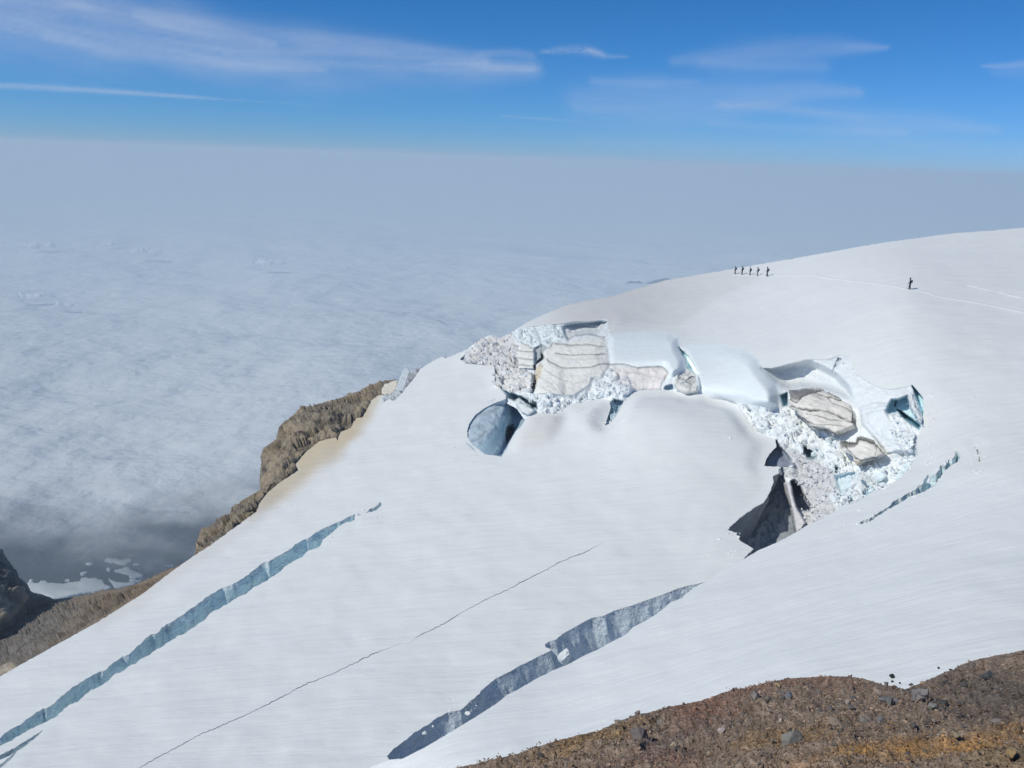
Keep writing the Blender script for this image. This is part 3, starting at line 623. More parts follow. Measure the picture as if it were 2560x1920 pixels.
# bergschrund below the glacier edge
feat('B', [(560, 990), (640, 880), (690, 800), (715, 850), (760, 890), (845, 1018), (740, 1000), (640, 1000)], 3.0, 5, (.26, .30, .38), .05, .1, 11)  # shadowed wedge, its shade included in the dark colour
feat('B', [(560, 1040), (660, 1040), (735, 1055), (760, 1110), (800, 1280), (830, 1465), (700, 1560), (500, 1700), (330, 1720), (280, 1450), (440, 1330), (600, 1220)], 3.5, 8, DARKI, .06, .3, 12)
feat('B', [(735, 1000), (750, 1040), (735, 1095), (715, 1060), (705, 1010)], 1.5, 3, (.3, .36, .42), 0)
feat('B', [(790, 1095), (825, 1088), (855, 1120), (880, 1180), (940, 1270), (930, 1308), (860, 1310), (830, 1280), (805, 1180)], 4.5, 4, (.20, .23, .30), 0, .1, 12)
feat('B', [(736, 1105), (790, 1108), (805, 1140), (812, 1200), (840, 1290), (880, 1360), (905, 1400), (830, 1470), (815, 1380), (790, 1280), (755, 1190)], -3.6, 4, (.78, .74, .73), .12, .06, 13)
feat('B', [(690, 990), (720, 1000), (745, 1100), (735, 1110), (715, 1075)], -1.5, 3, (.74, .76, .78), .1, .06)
nrm0 = vnormals(P0, orient(P0, fI))
edI = edge_dist(vI, loopsI)
P1 = P3(vI, tt + dt)
fv, gap = facets(P1 * np.array([.36, .36, .42]), 3, 1.3); fv2, gap2 = facets(P1 * .95, 9, 1.3)
wE = smooth(edI, 0, 6)
disp = rubble * (.85 * fv - .35 * smooth(-gap, -.25, 0) + .30 * fv2 - .10 * smooth(-gap2, -.25, 0)) + fine * (fbm(P1 * 1.3, 4, 2) * 1.6 + ridged(P1 * .7, 3, 4))
PI_ = P1 + nrm0 * (disp * wE)[:, None]
fI = orient(PI_, fI)
colI *= (1 + .07 * fbm(P1 * .8, 3, 12) * (fine > .05))[:, None]
aA, bA, sA = CROPS['A']; cxA = (vI[:, 0] - aA) / sA; cyA = (vI[:, 1] - bA) / sA
curve = np.interp(cxA, [600, 760, 860, 985, 1100, 1250, 1400, 1900], [395, 405, 480, 550, 553, 541, 522, 552])
for k_, am in ((3, .075), (4, .06), (7, .07)):
    u_ = (cyA - curve) / 15; w_ = fbm(np.stack([u_, cxA / 260, u_ * 0 + k_], 1), 3, 300 + k_, .7); m = cls == k_
    colI[m] *= (1 + am * .9 * w_[m])[:, None]
    disp[m] += .07 * w_[m] + .12 * fbm(P1[m] * .9, 3, 31)
PI_ = P1 + nrm0 * (disp * wE)[:, None]
# hollows between blocks carry bluer, darker tints: ice tone plus painted shade
fc = cls[fI]; fcl = np.where((fc[:, 0] == fc[:, 1]), fc[:, 0], np.where(fc[:, 1] == fc[:, 2], fc[:, 1], fc[:, 0]))
cen = vI[fI].mean(1)
def submesh(name, mask, mat, base=None, parent=None):
    ff = fI[mask]; u = np.unique(ff); mp = np.full(nI, -1); mp[u] = np.arange(len(u))
    return mesh_obj(name, PI_[u], mp[ff], mat, np.clip(colI[u], 0, 1), parent=parent, base=base)
icliff = empty('ice_cliff', P3(np.array([[1440, 990.]]), [138])[0]); thing(icliff, 'tall cream ice cliff with dark horizontal layers at the head of the glacier', 'ice cliff')
def side(poly): return inpoly(cen, cr('A', poly))
m3 = fcl == 3
L1 = [(700, 200), (880, 300), (925, 338), (1040, 357), (1200, 346), (1345, 366), (1450, 380), (1450, 100), (700, 100)]
L2 = [(700, 200), (800, 400), (930, 425), (1070, 442), (1200, 436), (1360, 432), (1450, 432), (1450, 100), (700, 100)]
L3 = [(700, 300), (855, 478), (920, 520), (985, 550), (1100, 553), (1250, 541), (1330, 520), (1450, 520), (1450, 100), (700, 100)]
L4 = [(700, 560), (790, 625), (880, 680), (960, 760), (1080, 800), (1500, 800), (1500, 100), (700, 100)]
a1, a2, a3, a4 = side(L1), side(L2), side(L3), side(L4)
ib = np.array(icliff.location)
parts = [m3 & a1, m3 & a2 & ~a1, m3 & a3 & ~a2 & ~a1, m3 & a4 & ~a3 & ~a2 & ~a1, m3 & ~a4 & ~a3 & ~a2 & ~a1]
for mk in parts:
    if mk.sum() > 5: submesh('ice_layer', mk, m_ice, ib, icliff)
m7 = fcl == 7; o = submesh('ice_layer', m7, m_ice, ib, icliff); o['label'] = 'thin pinkish ice layer with drip marks'
pil = empty('ice_pillar', P3(np.array([[1315, 920.]]), [148])[0]); thing(pil, 'narrow upright slab of layered cream ice left of the tall layered cliff', 'ice pillar')
pb = np.array(pil.location); m4 = fcl == 4; ylast = 0
cB = (cen - [CROPS['A'][0], CROPS['A'][1]]) / CROPS['A'][2]; yy = cB[:, 1] - (cB[:, 0] - 608) * .073
for y0, y1 in ((0, 405), (405, 468), (468, 522), (522, 900)):
    mk = m4 & (yy >= y0) & (yy < y1)
    if mk.sum() > 3: submesh('ice_layer', mk, m_ice, pb, pil)
m13 = fcl == 13; thing(submesh('ice_pillar', m13, m_ice, base=P3(np.array([[1990, 1320.]]), [97])[0]), 'pale leaning ice pillar standing in front of the dark bergschrund', 'ice pillar')
m8 = fcl == 8; thing(submesh('serac', m8, m_ice, base=P3(np.array([[1715, 985.]]), [130])[0]), 'rounded creamy ice lump below the curved teal crack', 'serac')
m9 = fcl == 9; thing(submesh('serac', m9, m_ice, base=P3(np.array([[2230, 1120.]]), [104])[0]), 'tilted smooth ice slab with curved lines beside the teal hollow', 'serac')
m1 = fcl == 1; thing(submesh('serac', m1, m_ice, base=P3(np.array([[1260, 950.]]), [160])[0]), 'heap of shattered grey ice on the skyline at the left end of the cliff', 'serac')
m2 = fcl == 2; thing(submesh('serac', m2, m_ice, base=P3(np.array([[1340, 860.]]), [158])[0]), 'bulging bluish ice cornice above the layered cliff', 'serac')
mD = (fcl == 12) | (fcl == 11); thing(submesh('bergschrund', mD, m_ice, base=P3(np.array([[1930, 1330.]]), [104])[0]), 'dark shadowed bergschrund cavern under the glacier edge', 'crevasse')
ramp = fcl == 6; struct(submesh('snow_ramp', ramp, m_snow), 'smooth bluish white snow ramps draped between the broken ice')
rest = ~(ramp | m3 | m7 | m4 | m13 | m8 | m9 | m1 | m2 | mD)
struct(submesh('icefall', rest, m_ice), 'broken white icefall between the upper and lower snow')

# wall under the glacier edge where it overhangs the bergschrund
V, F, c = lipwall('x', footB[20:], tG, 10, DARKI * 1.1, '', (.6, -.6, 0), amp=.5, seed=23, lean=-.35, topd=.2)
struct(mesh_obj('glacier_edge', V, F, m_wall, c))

# ------------------------------------------------------------------ oval hollow left of the icefall
outH = cr('A', [(455, 735), (540, 765), (600, 800), (690, 860), (780, 890), (780, 930), (720, 990), (700, 1060), (640, 1130), (560, 1260), (500, 1360), (400, 1345), (300, 1325), (230, 1275), (160, 1210), (140, 1140), (145, 1060), (180, 990), (230, 925), (300, 870), (400, 820), (470, 800)])
hv, hf, hl = region(outH, 3.2, (), 3.2, 0, 5)
rimL = cr('A', [(470, 755), (500, 800), (380, 865), (280, 925), (205, 1000), (165, 1100), (190, 1185), (260, 1252), (330, 1300), (465, 1322)])
ctl = [(p[0], p[1], float(tG(np.array([p]))[0]) + .25) for p in rimL[:8]]
for (x, y), d in zip(cr('A', [(140, 1100), (160, 980), (260, 890), (330, 1300), (465, 1322), (350, 1000), (400, 1150), (300, 1100), (480, 900), (500, 1000), (560, 900), (620, 950), (680, 980), (560, 1050), (540, 1200), (480, 1250), (600, 830), (780, 900), (560, 1300)]),
                     (1.2, 1.2, 1.2, 1.0, 5, 2.6, 3.8, 2.2, 3.2, 4.8, 7.5, 7.5, 6.5, 11, 11, 9, 7, 5, 9)):
    ctl.append((x, y, float(tG(np.array([(x, y)]))[0]) + d))
tH = TPS(ctl); th = tH(hv)
slit = cr('A', [(525, 800), (545, 840), (600, 900), (682, 975), (640, 1050), (590, 1100), (540, 1180), (470, 1322), (400, 1312), (440, 1250), (470, 1160), (500, 1060), (530, 960), (520, 860)])
ss = sdist(hv, slit); th = th + 2.5 * smooth(ss, -2, 10)
slit2 = cr('A', [(500, 1060), (560, 1040), (575, 1090), (540, 1170), (500, 1220), (495, 1130)])
th = th + 4 * smooth(sdist(hv, slit2), -2, 6)
PH = P3(hv, th); hf = orient(PH, hf); nH = vnormals(PH, hf)
smoothz = cr('A', [(520, 960), (500, 1060), (460, 1180), (400, 1310), (300, 1290), (260, 1240), (340, 1160), (420, 1060), (460, 980)])
wz = 1 - smooth(sdist(hv, smoothz), -6, 6)
PH = PH + nH * ((fbm(PH * .8, 5, 41) * .22 + ridged(PH * .5, 4, 44) * .16) * wz * smooth(sdist(hv, holeL + holeR), -4, 22))[:, None]
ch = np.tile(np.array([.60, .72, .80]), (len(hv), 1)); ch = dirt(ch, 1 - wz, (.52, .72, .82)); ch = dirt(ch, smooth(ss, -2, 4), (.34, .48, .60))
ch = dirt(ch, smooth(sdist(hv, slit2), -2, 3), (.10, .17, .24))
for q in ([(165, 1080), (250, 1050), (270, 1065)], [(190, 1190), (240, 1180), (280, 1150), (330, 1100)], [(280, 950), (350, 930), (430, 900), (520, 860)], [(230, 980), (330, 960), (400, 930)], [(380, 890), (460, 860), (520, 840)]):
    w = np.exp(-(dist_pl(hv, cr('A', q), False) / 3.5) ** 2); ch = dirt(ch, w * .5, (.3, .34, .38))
thing(mesh_obj('ice_hollow', PH, hf, m_ice, np.clip(ch * (1 + .06 * fbm(PH * .8, 3, 4))[:, None], 0, 1), base=PH.mean(0)), 'oval blue ice hollow with a dark slit left of the layered cliff', 'crevasse')
# near rim: snow fin right of the hollow gets thickness
V, F, c = lipwall('x', holeR, tG, 9, (.7, .76, .8), '', (-.8, -.1, 0), amp=.2, seed=25, lean=-.1)
struct(mesh_obj('snow_fin', V, F, m_wall, c))
V, F, c = lipwall('x', holeL, tG, 6, (.6, .72, .8), '', (.5, -.5, 0), amp=.2, seed=26, lean=-.4)
struct(mesh_obj('hollow_rim', V, F, m_wall, c))

# ------------------------------------------------------------------ dirty ice blocks with layered faces
def face_block(name, crop, poly, t0pts, label, cat, cols, lines, sp=2.0, bulge=1.4, seed=0, amp=.12, darks=(), back=3.0):
    pl = cr(crop, poly); v, f, lp = region(pl, sp, (), sp, .6, seed)
    t = t0pts(v); s = dist_pl(v, lp[0])
    t = t + bulge * (1 - smooth(s, 0, 14)) ** 2
    P = P3(v, t); f = orient(P, f); n = vnormals(P, f)
    c = np.tile(np.asarray(cols, float), (len(v), 1)) * (1 + .12 * fbm(P * [.6, .6, 1.6], 4, seed))[:, None]
    d = fbm(P * [.5, .5, 1.5], 4, seed + 1) * amp
    for (q, w, a, dd) in lines:
        qq = dens(cr(crop, q), 8, closed=False, rough=.8, seed=int(q[0][0])); ds = dist_pl(v, qq, False)
        ww = np.exp(-(ds / w) ** 2); ww = ww * np.clip(.85 + 1.3 * fbm(P * 1.4, 3, 5), .25, 1); c = dirt(c, np.clip(ww * a * 1.45, 0, 1), LINE * .15); d = d - dd * ww
    for (q, colr, a) in darks:
        w = smooth(sdist(v, cr(crop, q)) + 3 * fbm(P * .8, 3, 3), -3, 4) * a; c = dirt(c, w, colr)
    u_ = ((v[:, 1] - v[:, 1].min()) - .36 * (v[:, 0] - v[:, 0].min())) / 5.5; st_ = fbm(np.stack([u_, v[:, 0] / 60, u_ * 0 + seed], 1), 4, seed + 8, .7)
    c = c * (1 + .14 * st_ + .14 * fbm(P * 1.1, 4, seed + 21))[:, None]; c = dirt(c, smooth(-st_, .36, .55) * .5, (.25, .24, .22)); d = d + .08 * st_ + .16 * fbm(P * 1.0, 4, seed + 30)
    c = dirt(c, (1 - smooth(s, 0, 3)) * .15, LINE)
    P = P + n * d[:, None]
    k = len(lp[0])
    rim = P[:k]; away = rim / np.linalg.norm(rim, axis=1)[:, None]; ctr = rim.mean(0)
    b1 = rim + away * back + (ctr - rim) * .15
    V = np.concatenate([P, b1, [b1.mean(0) + away.mean(0) * .5]]); N0 = len(P); i = np.arange(k); j = (i + 1) % k
    F = np.concatenate([f, np.stack([i, j, N0 + j], 1), np.stack([i, N0 + j, N0 + i], 1), np.stack([N0 + i, N0 + j, np.full(k, N0 + k)], 1)])
    C = np.concatenate([c, c[:k], c[:1]])
    o = mesh_obj(name, V, F, m_ice, np.clip(C, 0, 1), base=P[P[:, 2].argmin()]); thing(o, label, cat); return o
def tTan(v):
    a = TPS([(x, y, t) for (x, y), t in zip(cr('B', [(775, 450), (1000, 432), (1230, 530), (1262, 700), (1100, 768), (860, 650), (1000, 600)]), (119.5, 119.5, 114.5, 109.5, 110, 115.5, 113))]); return a(v)
face_block('ice_block', 'B', [(775, 448), (830, 436), (900, 430), (1000, 433), (1060, 452), (1130, 490), (1200, 515), (1232, 525), (1250, 580), (1266, 600), (1262, 660), (1262, 712), (1215, 735), (1130, 768), (1095, 770), (1060, 745), (950, 722), (910, 690), (870, 645), (830, 600), (778, 570), (770, 520), (785, 490)], tTan,
           'largest dirty tan ice block with dark layered cracks, above the rubble', 'ice block', (.84, .80, .73),
           [([(780, 500), (830, 530), (880, 480), (950, 455), (1020, 480), (1120, 510), (1180, 520), (1235, 550)], 1.6, .8, .25), ([(850, 575), (950, 580), (1060, 595), (1130, 620), (1200, 655), (1260, 668)], 2.6, .95, .5), ([(960, 455), (1030, 440), (1120, 490), (1220, 530)], 1.6, .8, .2), ([(900, 610), (980, 625), (1060, 650), (1160, 665)], 1.2, .6, .15), ([(1060, 500), (1100, 540), (1160, 560), (1230, 600)], 1.4, .6, .2), ([(880, 660), (960, 690), (1060, 690), (1180, 700)], 1.2, .5, .1), ([(1235, 600), (1240, 640), (1255, 700)], 2, .8, .2), ([(790, 560), (840, 575), (900, 575)], 1.3, .7, .15), ([(830, 600), (880, 650), (930, 705), (1060, 740), (1110, 765)], 2, .6, .2)],
           darks=[([(775, 448), (900, 430), (1010, 440), (950, 470), (880, 490), (830, 520), (790, 500)], (.24, .23, .22), .95), ([(1225, 640), (1262, 650), (1262, 690), (1240, 690)], (.15, .15, .14), .8)], seed=31)
def tTan2(v):
    a = TPS([(x, y, t) for (x, y), t in zip(cr('B', [(1140, 810), (1300, 770), (1480, 900), (1280, 985), (1300, 880)]), (108.5, 107, 102.5, 103, 103.8))]); return a(v)
face_block('ice_block', 'B', [(1140, 808), (1180, 800), (1250, 808), (1262, 775), (1300, 768), (1340, 785), (1390, 805), (1430, 850), (1484, 902), (1440, 925), (1395, 942), (1330, 955), (1290, 985), (1262, 985), (1245, 950), (1225, 905), (1170, 885), (1140, 855)], tTan2,
           'smaller tan ice block smeared with black dirt along its top edge', 'ice block', (.86, .82, .75),
           [([(1140, 815), (1200, 805), (1260, 815), (1270, 780), (1330, 800), (1400, 820), (1460, 890)], 3, .9, .3), ([(1180, 830), (1200, 880), (1250, 920)], 1.6, .7, .2), ([(1230, 920), (1300, 950), (1380, 930), (1470, 905)], 1.6, .8, .2), ([(1400, 830), (1405, 880), (1395, 910)], 1.2, .5, .1)],
           darks=[([(1140, 808), (1250, 808), (1262, 772), (1300, 768), (1390, 805), (1400, 830), (1330, 825), (1290, 800), (1250, 850), (1190, 850), (1150, 860)], (.16, .15, .13), .8), ([(1240, 950), (1290, 950), (1320, 970), (1265, 985)], (.42, .33, .22), .7)], seed=33, bulge=1.0, back=2.0)

# ------------------------------------------------------------------ small ice blocks
def ico(sub=1, seed=0, cuts=6, jag=.25, sq=(1, 1, 1)):
    import bmesh
    bm = bmesh.new(); bmesh.ops.create_icosphere(bm, subdivisions=sub, radius=1)
    r = random.Random(seed)
    for _ in range(cuts):
        n = Vector((r.gauss(0, 1), r.gauss(0, 1), r.gauss(0, 1))).normalized(); d = r.uniform(.45, .8)
        for v in bm.verts:
            k = v.co.dot(n) - d
            if k > 0: v.co -= n * k
    for v in bm.verts: v.co = Vector((v.co.x * sq[0], v.co.y * sq[1], v.co.z * sq[2])) * (1 + jag * (r.random() - .5) * .35)
    V = np.array([tuple(v.co) for v in bm.verts]); F = np.array([[v.index for v in f.verts] for f in bm.faces]); bm.free(); return V, F
def simple_mesh(name, V, F, mat, col):
    o = mesh_obj(name, V, F, mat, np.tile(np.asarray(col, float), (len(V), 1)), smoothf=False); me = o.data; bpy.data.objects.remove(o); return me
ICEM = [simple_mesh('ice_chunk', *ico(2, 100 + k, 9, .3, (1, random.uniform(.6, 1), random.uniform(.5, .9))), m_ice, c) for k, c in enumerate([(.89, .92, .93), (.85, .92, .94), (.80, .90, .93), (.84, .83, .81), (.89, .91, .91), (.74, .87, .92)])]
BATCH = []
def ranked(marks, cap=3):
    """give each piece of a batch the label of the landmark it lies nearest to, the largest ones singled out"""
    cells = {}
    for (o, noun, xy, size) in BATCH:
        k = min(range(len(marks)), key=lambda i: (marks[i][0] - xy[0]) ** 2 + (marks[i][1] - xy[1]) ** 2)
        cells.setdefault((noun, k), []).append((size, o))
    for (noun, k), L in cells.items():
        L.sort(key=lambda q: -q[0])
        for i, (sz_, o) in enumerate(L):
            pre = ['largest ', 'second largest ', 'third largest '][i] if i < cap and len(L) > 1 else ('small ' if len(L) > 1 else '')
            lb = pre + noun + ' ' + marks[k][2]
            if len(lb.split()) > 16: lb = lb.replace('shattered grey white ', 'grey white ').replace('the shattered heap', 'the heap')
            o['label'] = lb if len(lb.split()) <= 16 else lb.replace(' the right end of', '')
            o['group'] = ('small ' if i >= cap else '') + noun + 's ' + marks[k][2]
    BATCH.clear()
zones = [('A', [(150, 480), (370, 300), (560, 290), (600, 560), (720, 620), (700, 760), (480, 740), (420, 560), (200, 505)], 60, 'shattered grey white ice chunk in the heap at the left end of the cliff', .35, (0, 3, 4)),
         ('A', [(580, 775), (1100, 805), (1400, 720), (1560, 760), (1330, 810), (1010, 875), (850, 940), (700, 860)], 62, 'white ice chunk in the rubble along the foot of the layered cliff', .30, (0, 1, 4)),
         ('B', [(480, 590), (760, 590), (960, 740), (1120, 800), (1180, 900), (1130, 980), (980, 930), (760, 830), (560, 700)], 75, 'white ice chunk in the rubble between the glacier edge and the tan block', .30, (0, 1, 2, 4)),
         ('B', [(1290, 1000), (1560, 900), (1690, 800), (1680, 930), (1540, 1080), (1300, 1215), (1130, 1290), (1090, 1210), (1260, 1080)], 75, 'bluish ice chunk in the rubble above the near snow edge', .34, (0, 1, 2, 5)),
         ('B', [(740, 900), (980, 960), (1060, 1010), (1090, 1120), (1000, 1360), (900, 1390), (900, 1180)], 20, 'small grey ice chunk on the dirty debris ramp', .2, (3, 4, 3))]
for crop, poly, n, lab, sz, ms in zones:
    idx = np.where(inpoly(vI, cr(crop, poly)) & (cls != 12) & (cls != 3))[0]
    for i in RNG.choice(idx, n, replace=False):
        o = bpy.data.objects.new('ice_block', ICEM[ms[int(RNG.integers(len(ms)))]]); COL.objects.link(o)
        s = sz * float(RNG.uniform(.5, 1) + RNG.exponential(.6)); s = min(s, 3.8 * sz)
        o.location = Vector(PI_[i]) + Vector((0, 0, -s * .22)); o.scale = (s * RNG.uniform(.7, 1.3), s, s * RNG.uniform(.7, 1.2)); o.rotation_euler = tuple(RNG.uniform(0, 6.28, 3))
        thing(o, lab, 'ice block', 'ice chunks'); BATCH.append((o, ' '.join(lab.split(' ice chunk ')[0].split()) + ' ice chunk', vI[i], s))
_mk = [(c, x, y, t) for c, x, y, t in (('A', 200, 440, 'at the left tip of the shattered heap'), ('A', 330, 350, 'on the skyline of the shattered heap'), ('A', 480, 370, 'at the top of the shattered heap'), ('A', 500, 520, 'left of the ice pillar'),
    ('A', 480, 660, 'low in the shattered heap above the oval hollow'), ('A', 650, 680, 'below the layered ice pillar'), ('A', 720, 840, 'just above the snow fin of the oval hollow'), ('A', 900, 850, 'under the left half of the layered cliff'), ('A', 1150, 810, 'under the middle of the layered cliff'), ('A', 1320, 780, 'under the right end of the layered cliff'), ('A', 1480, 760, 'below the pinkish ice layer'),
    ('B', 560, 640, 'at the glacier edge beside the ramp'), ('B', 720, 640, 'just left of the big tan block'), ('B', 680, 770, 'above the upper wedge'), ('B', 850, 780, 'under the big tan block'), ('B', 1000, 820, 'straight below the big tan block'), ('B', 940, 900, 'around the small dark pit'), ('B', 1120, 900, 'left of the smaller tan block'), ('B', 1100, 980, 'below left of the smaller tan block'),
    ('B', 1180, 1150, 'beside the pale blue shaded hollow'), ('B', 1300, 1100, 'below the smaller tan block'), ('B', 1450, 1010, 'right of the smaller tan block'), ('B', 1600, 900, 'at the right rim of the icefall'), ('B', 1200, 1240, 'above the snow edge at the bottom of the icefall'), ('B', 1450, 1120, 'on the snow edge right of the icefall bottom'), ('B', 950, 1100, 'on the upper debris ramp'), ('B', 960, 1300, 'on the lower debris ramp'))]
ranked([(*cr(c, [(x, y)])[0], t) for c, x, y, t in _mk])
# tiny crumbs, uncountable
def scatter(name, pts, sizes, kinds, cols, mat, label, up=.2, smoothf=False):
    VV = []; FF = []; CC = []; off = 0
    for k in range(len(kinds)):
        m = np.arange(len(pts)) % len(kinds) == k
        if not m.any(): continue
        V, F = kinds[k]; p = pts[m]; s = sizes[m]; n = len(p)
        ang = RNG.uniform(0, 6.28, (n, 3)); ca, sa = np.cos(ang), np.sin(ang)
        Rz = np.zeros((n, 3, 3)); Rz[:, 0, 0] = ca[:, 0]; Rz[:, 0, 1] = -sa[:, 0]; Rz[:, 1, 0] = sa[:, 0]; Rz[:, 1, 1] = ca[:, 0]; Rz[:, 2, 2] = 1
        Rx = np.zeros((n, 3, 3)); Rx[:, 0, 0] = 1; Rx[:, 1, 1] = ca[:, 1]; Rx[:, 1, 2] = -sa[:, 1]; Rx[:, 2, 1] = sa[:, 1]; Rx[:, 2, 2] = ca[:, 1]
        R = Rz @ Rx
        X = np.einsum('nij,vj->nvi', R, V) * s[:, None, None] + p[:, None] + np.array([0, 0, 1]) * (s * up)[:, None, None]
        VV.append(X.reshape(-1, 3)); FF.append((F[None] + (np.arange(n) * len(V))[:, None, None] + off).reshape(-1, 3)); off += n * len(V)
        CC.append(np.repeat(cols[m], len(V), axis=0))
    o = mesh_obj(name, np.concatenate(VV), np.concatenate(FF), mat, np.clip(np.concatenate(CC), 0, 1), smoothf=smoothf); struct(o, label, 'stuff'); return o
smallk = [ico(1, 200 + k, 6, .4, (1, .8, .6)) for k in range(4)]
idx = np.where((rubble > .3) | (cls == 10))[0]; idx = idx[~np.isin(cls[idx], (3, 4, 7, 12))]
pick = RNG.choice(idx, 3000)
sz = .05 + RNG.exponential(.07, 3000); sz = np.minimum(sz, .40)
scatter('ice_rubble', PI_[pick] + RNG.normal(0, .25, (3000, 3)) * [1, 1, .2], sz, smallk, np.tile([.85, .87, .88], (3000, 1)) * RNG.uniform(.85, 1.03, (3000, 1)), m_ice, 'fine ice rubble strewn over the icefall')

crumb = []
for crop, x0, y0, x1, y1, n_, bv, tf in (('A', 20, 1230, 330, 1420, 26, BVG, tG), ('A', 1300, 1000, 1400, 1100, 14, BVG, tG), ('B', 200, 1460, 440, 1640, 30, BVG, tG), ('A', 660, 900, 1350, 1010, 50, BVG, tG), ('B', 250, 500, 620, 800, 40, BVG, tG), ('H', 1860, 310, 1960, 380, 12, BVG, tG), ('H', 2040, 150, 2200, 230, 22, BVG, tG), ('E', 520, 890, 730, 1000, 24, BVG, tG),
        ('K', 1000, 380, 1700, 620, 36, BVS, tS), ('K', 1380, 1120, 1700, 1600, 30, BVS, tS), ('K', 900, 300, 1050, 1500, 50, BVS, tS), ('B', 1000, 1150, 1700, 1420, 40, BVS, tS), ('B', 1000, 150, 1700, 400, 40, BVS, tS), ('A', 1000, 90, 1500, 240, 20, BVS, tS)):
    q = np.array(cr(crop, np.stack([RNG.uniform(x0, x1, n_), RNG.uniform(y0, y1, n_)], 1))); crumb.append(onsheet(q, bv, tf))
crumb = np.concatenate(crumb); nc_ = len(crumb)
scatter('snow_crumbs', crumb, np.minimum(.05 + RNG.exponential(.06, nc_), .28), smallk, np.tile([.86, .87, .87], (nc_, 1)), m_ice, 'scattered crumbs of snow and ice lying on the slope near the cracks', up=.0)
# ice lumps elsewhere: in the shadowed crevasse and beside cracks
def lump(crop, xy, t, size, sq, lab, seed, cat='ice block', mat=None, colr=(.8, .83, .84), name='ice_block', up=0):
    V, F = ico(3, seed, 10, .2, sq); V = V * size + .06 * size * np.stack([fbm(V * 2, 3, seed), fbm(V * 2, 3, seed + 1), fbm(V * 2, 3, seed + 2)], 1)
    p = cr(crop, [xy])[0]; b = P3(np.array([p]), [t])[0] + [0, 0, up]
    o = mesh_obj(name, V, F, mat or m_ice, np.tile(np.asarray(colr, float), (len(V), 1)), smoothf=False); o.location = Vector(b); thing(o, lab, cat); return o
lump('E', (1260, 640), 73.8, .75, (.9, .8, 1.1), 'white snow block wedged between the walls of the shadowed crevasse', 51)
lump('E', (1440, 485), 84.2, .4, (1.6, .8, .6), 'cluster of white snow stuck on the far wall of the shadowed crevasse', 52)
lump('E', (400, 1115), 63.2, .22, (1, .8, .8), 'small snow lump on the upper edge near the lower end of the shadowed crevasse', 53)
lump('E', (447, 1070), 65.2, .13, (1, .8, .8), 'tiny snow lump just above the small snow lump in the shadowed crevasse', 54)
lump('H', (2058, 205), float(tG(np.array(cr('H', [(2058, 205)])))[0]), .45, (1, .8, .9), 'white snow plug at the upper end of the long blue crevasse', 55)
for k, (x, y) in enumerate([(1845, 1010), (1895, 975), (1775, 1100)]):
    lump('B', (x, y), float(tS(np.array(cr('B', [(x, y)])))[0]) - .1, .35, (.6, .8, 1.2), ['upright ice flake in the jagged blue crevasse, second from its upper end', 'upright ice flake nearest the upper end of the jagged blue crevasse', 'lowest upright ice flake in the middle of the jagged blue crevasse'][k], 56 + k)

# seracs on the left skyline by the outcrop
def relief(name, crop, poly, tpts, mat, colf, sp=3, osp=3, rough=.7, seed=0, amp=.3, ns=.8, facet=0, fs=1., back=(0, 6, -4), bulge=0, lines=(), base=None, brown=12, label=None, cat=None, kind=None, parent=None, ftilt=1.5, stretch=(1, 1, 1), tap=5):
    pl = cr(crop, poly) if crop else poly
    v, f, lp = region(pl, sp, (), osp, rough, seed)
    t = tpts(v); s = dist_pl(v, lp[0][::max(1, len(lp[0]) // 400)]); t = t + bulge * (1 - smooth(s, 0, brown)) ** 2
    P = P3(v, t); f = orient(P, f); n = vnormals(P, f); Q = P * np.array(stretch)
    d = amp * (fbm(Q * ns, 5, seed) + .6 * ridged(Q * ns * .7, 4, seed + 3))
    if facet:
        a, g = facets(Q * fs, seed, ftilt); a2, g2 = facets(Q * fs * 2.6, seed + 5, ftilt)
        d = d + facet * (a - .5 * smooth(-g, -.15, 0) + .4 * a2)
    d = d * smooth(s, 0, tap)
    c = colf(v, P, d)
    P = P + n * d[:, None]
    k = len(lp[0]); rim = P[:k]; hd = rim * [1, 1, 0]; hd /= np.linalg.norm(hd, axis=1)[:, None]; sl = -rim[:, 2] / np.linalg.norm(rim[:, :2], axis=1)
    bo = hd * back[1]; bo[:, 2] = -back[1] * sl * 1.12 + back[2] * .4; b = rim + bo; b2 = rim + bo * 3 + [0, 0, -8]
    V = np.concatenate([P, b, b2]); N0 = len(P); i = np.arange(k); j = (i + 1) % k
    F = np.concatenate([f, np.stack([i, j, N0 + j], 1), np.stack([i, N0 + j, N0 + i], 1), np.stack([N0 + i, N0 + j, N0 + k + j], 1), np.stack([N0 + i, N0 + k + j, N0 + k + i], 1)])
    C = np.concatenate([c, c[:k], c[:k]])
    o = mesh_obj(name, V, F, mat, np.clip(C, 0, 1), base=base if base is not None else P.mean(0), parent=parent)
    if kind: struct(o, label, kind)
    elif cat: thing(o, label, cat)
    return o
def flat(c, v=.1, s=3, seed=0): return lambda V, P, d: np.tile(np.asarray(c, float), (len(V), 1)) * (1 + v * fbm(P * s, 3, seed))[:, None]
tser = lambda v: tG(v) + 1.0
def bands(V, P, d):
    u = (V[:, 0] * .9 + V[:, 1] * .35); w = (np.sin(u * 1.1) > .3) * .5
    return dirt(np.tile(np.array([.72, .78, .80]), (len(V), 1)), w, (.40, .46, .48))
relief('serac', 'C', [(1225, 600), (1250, 555), (1340, 520), (1370, 525), (1345, 600), (1300, 640), (1225, 640)], lambda v: tser(v) + 2, m_ice, flat((.80, .74, .62)), amp=.1, seed=60, label='cream rounded ice lump between the brown outcrop and the striped fin', cat='serac')
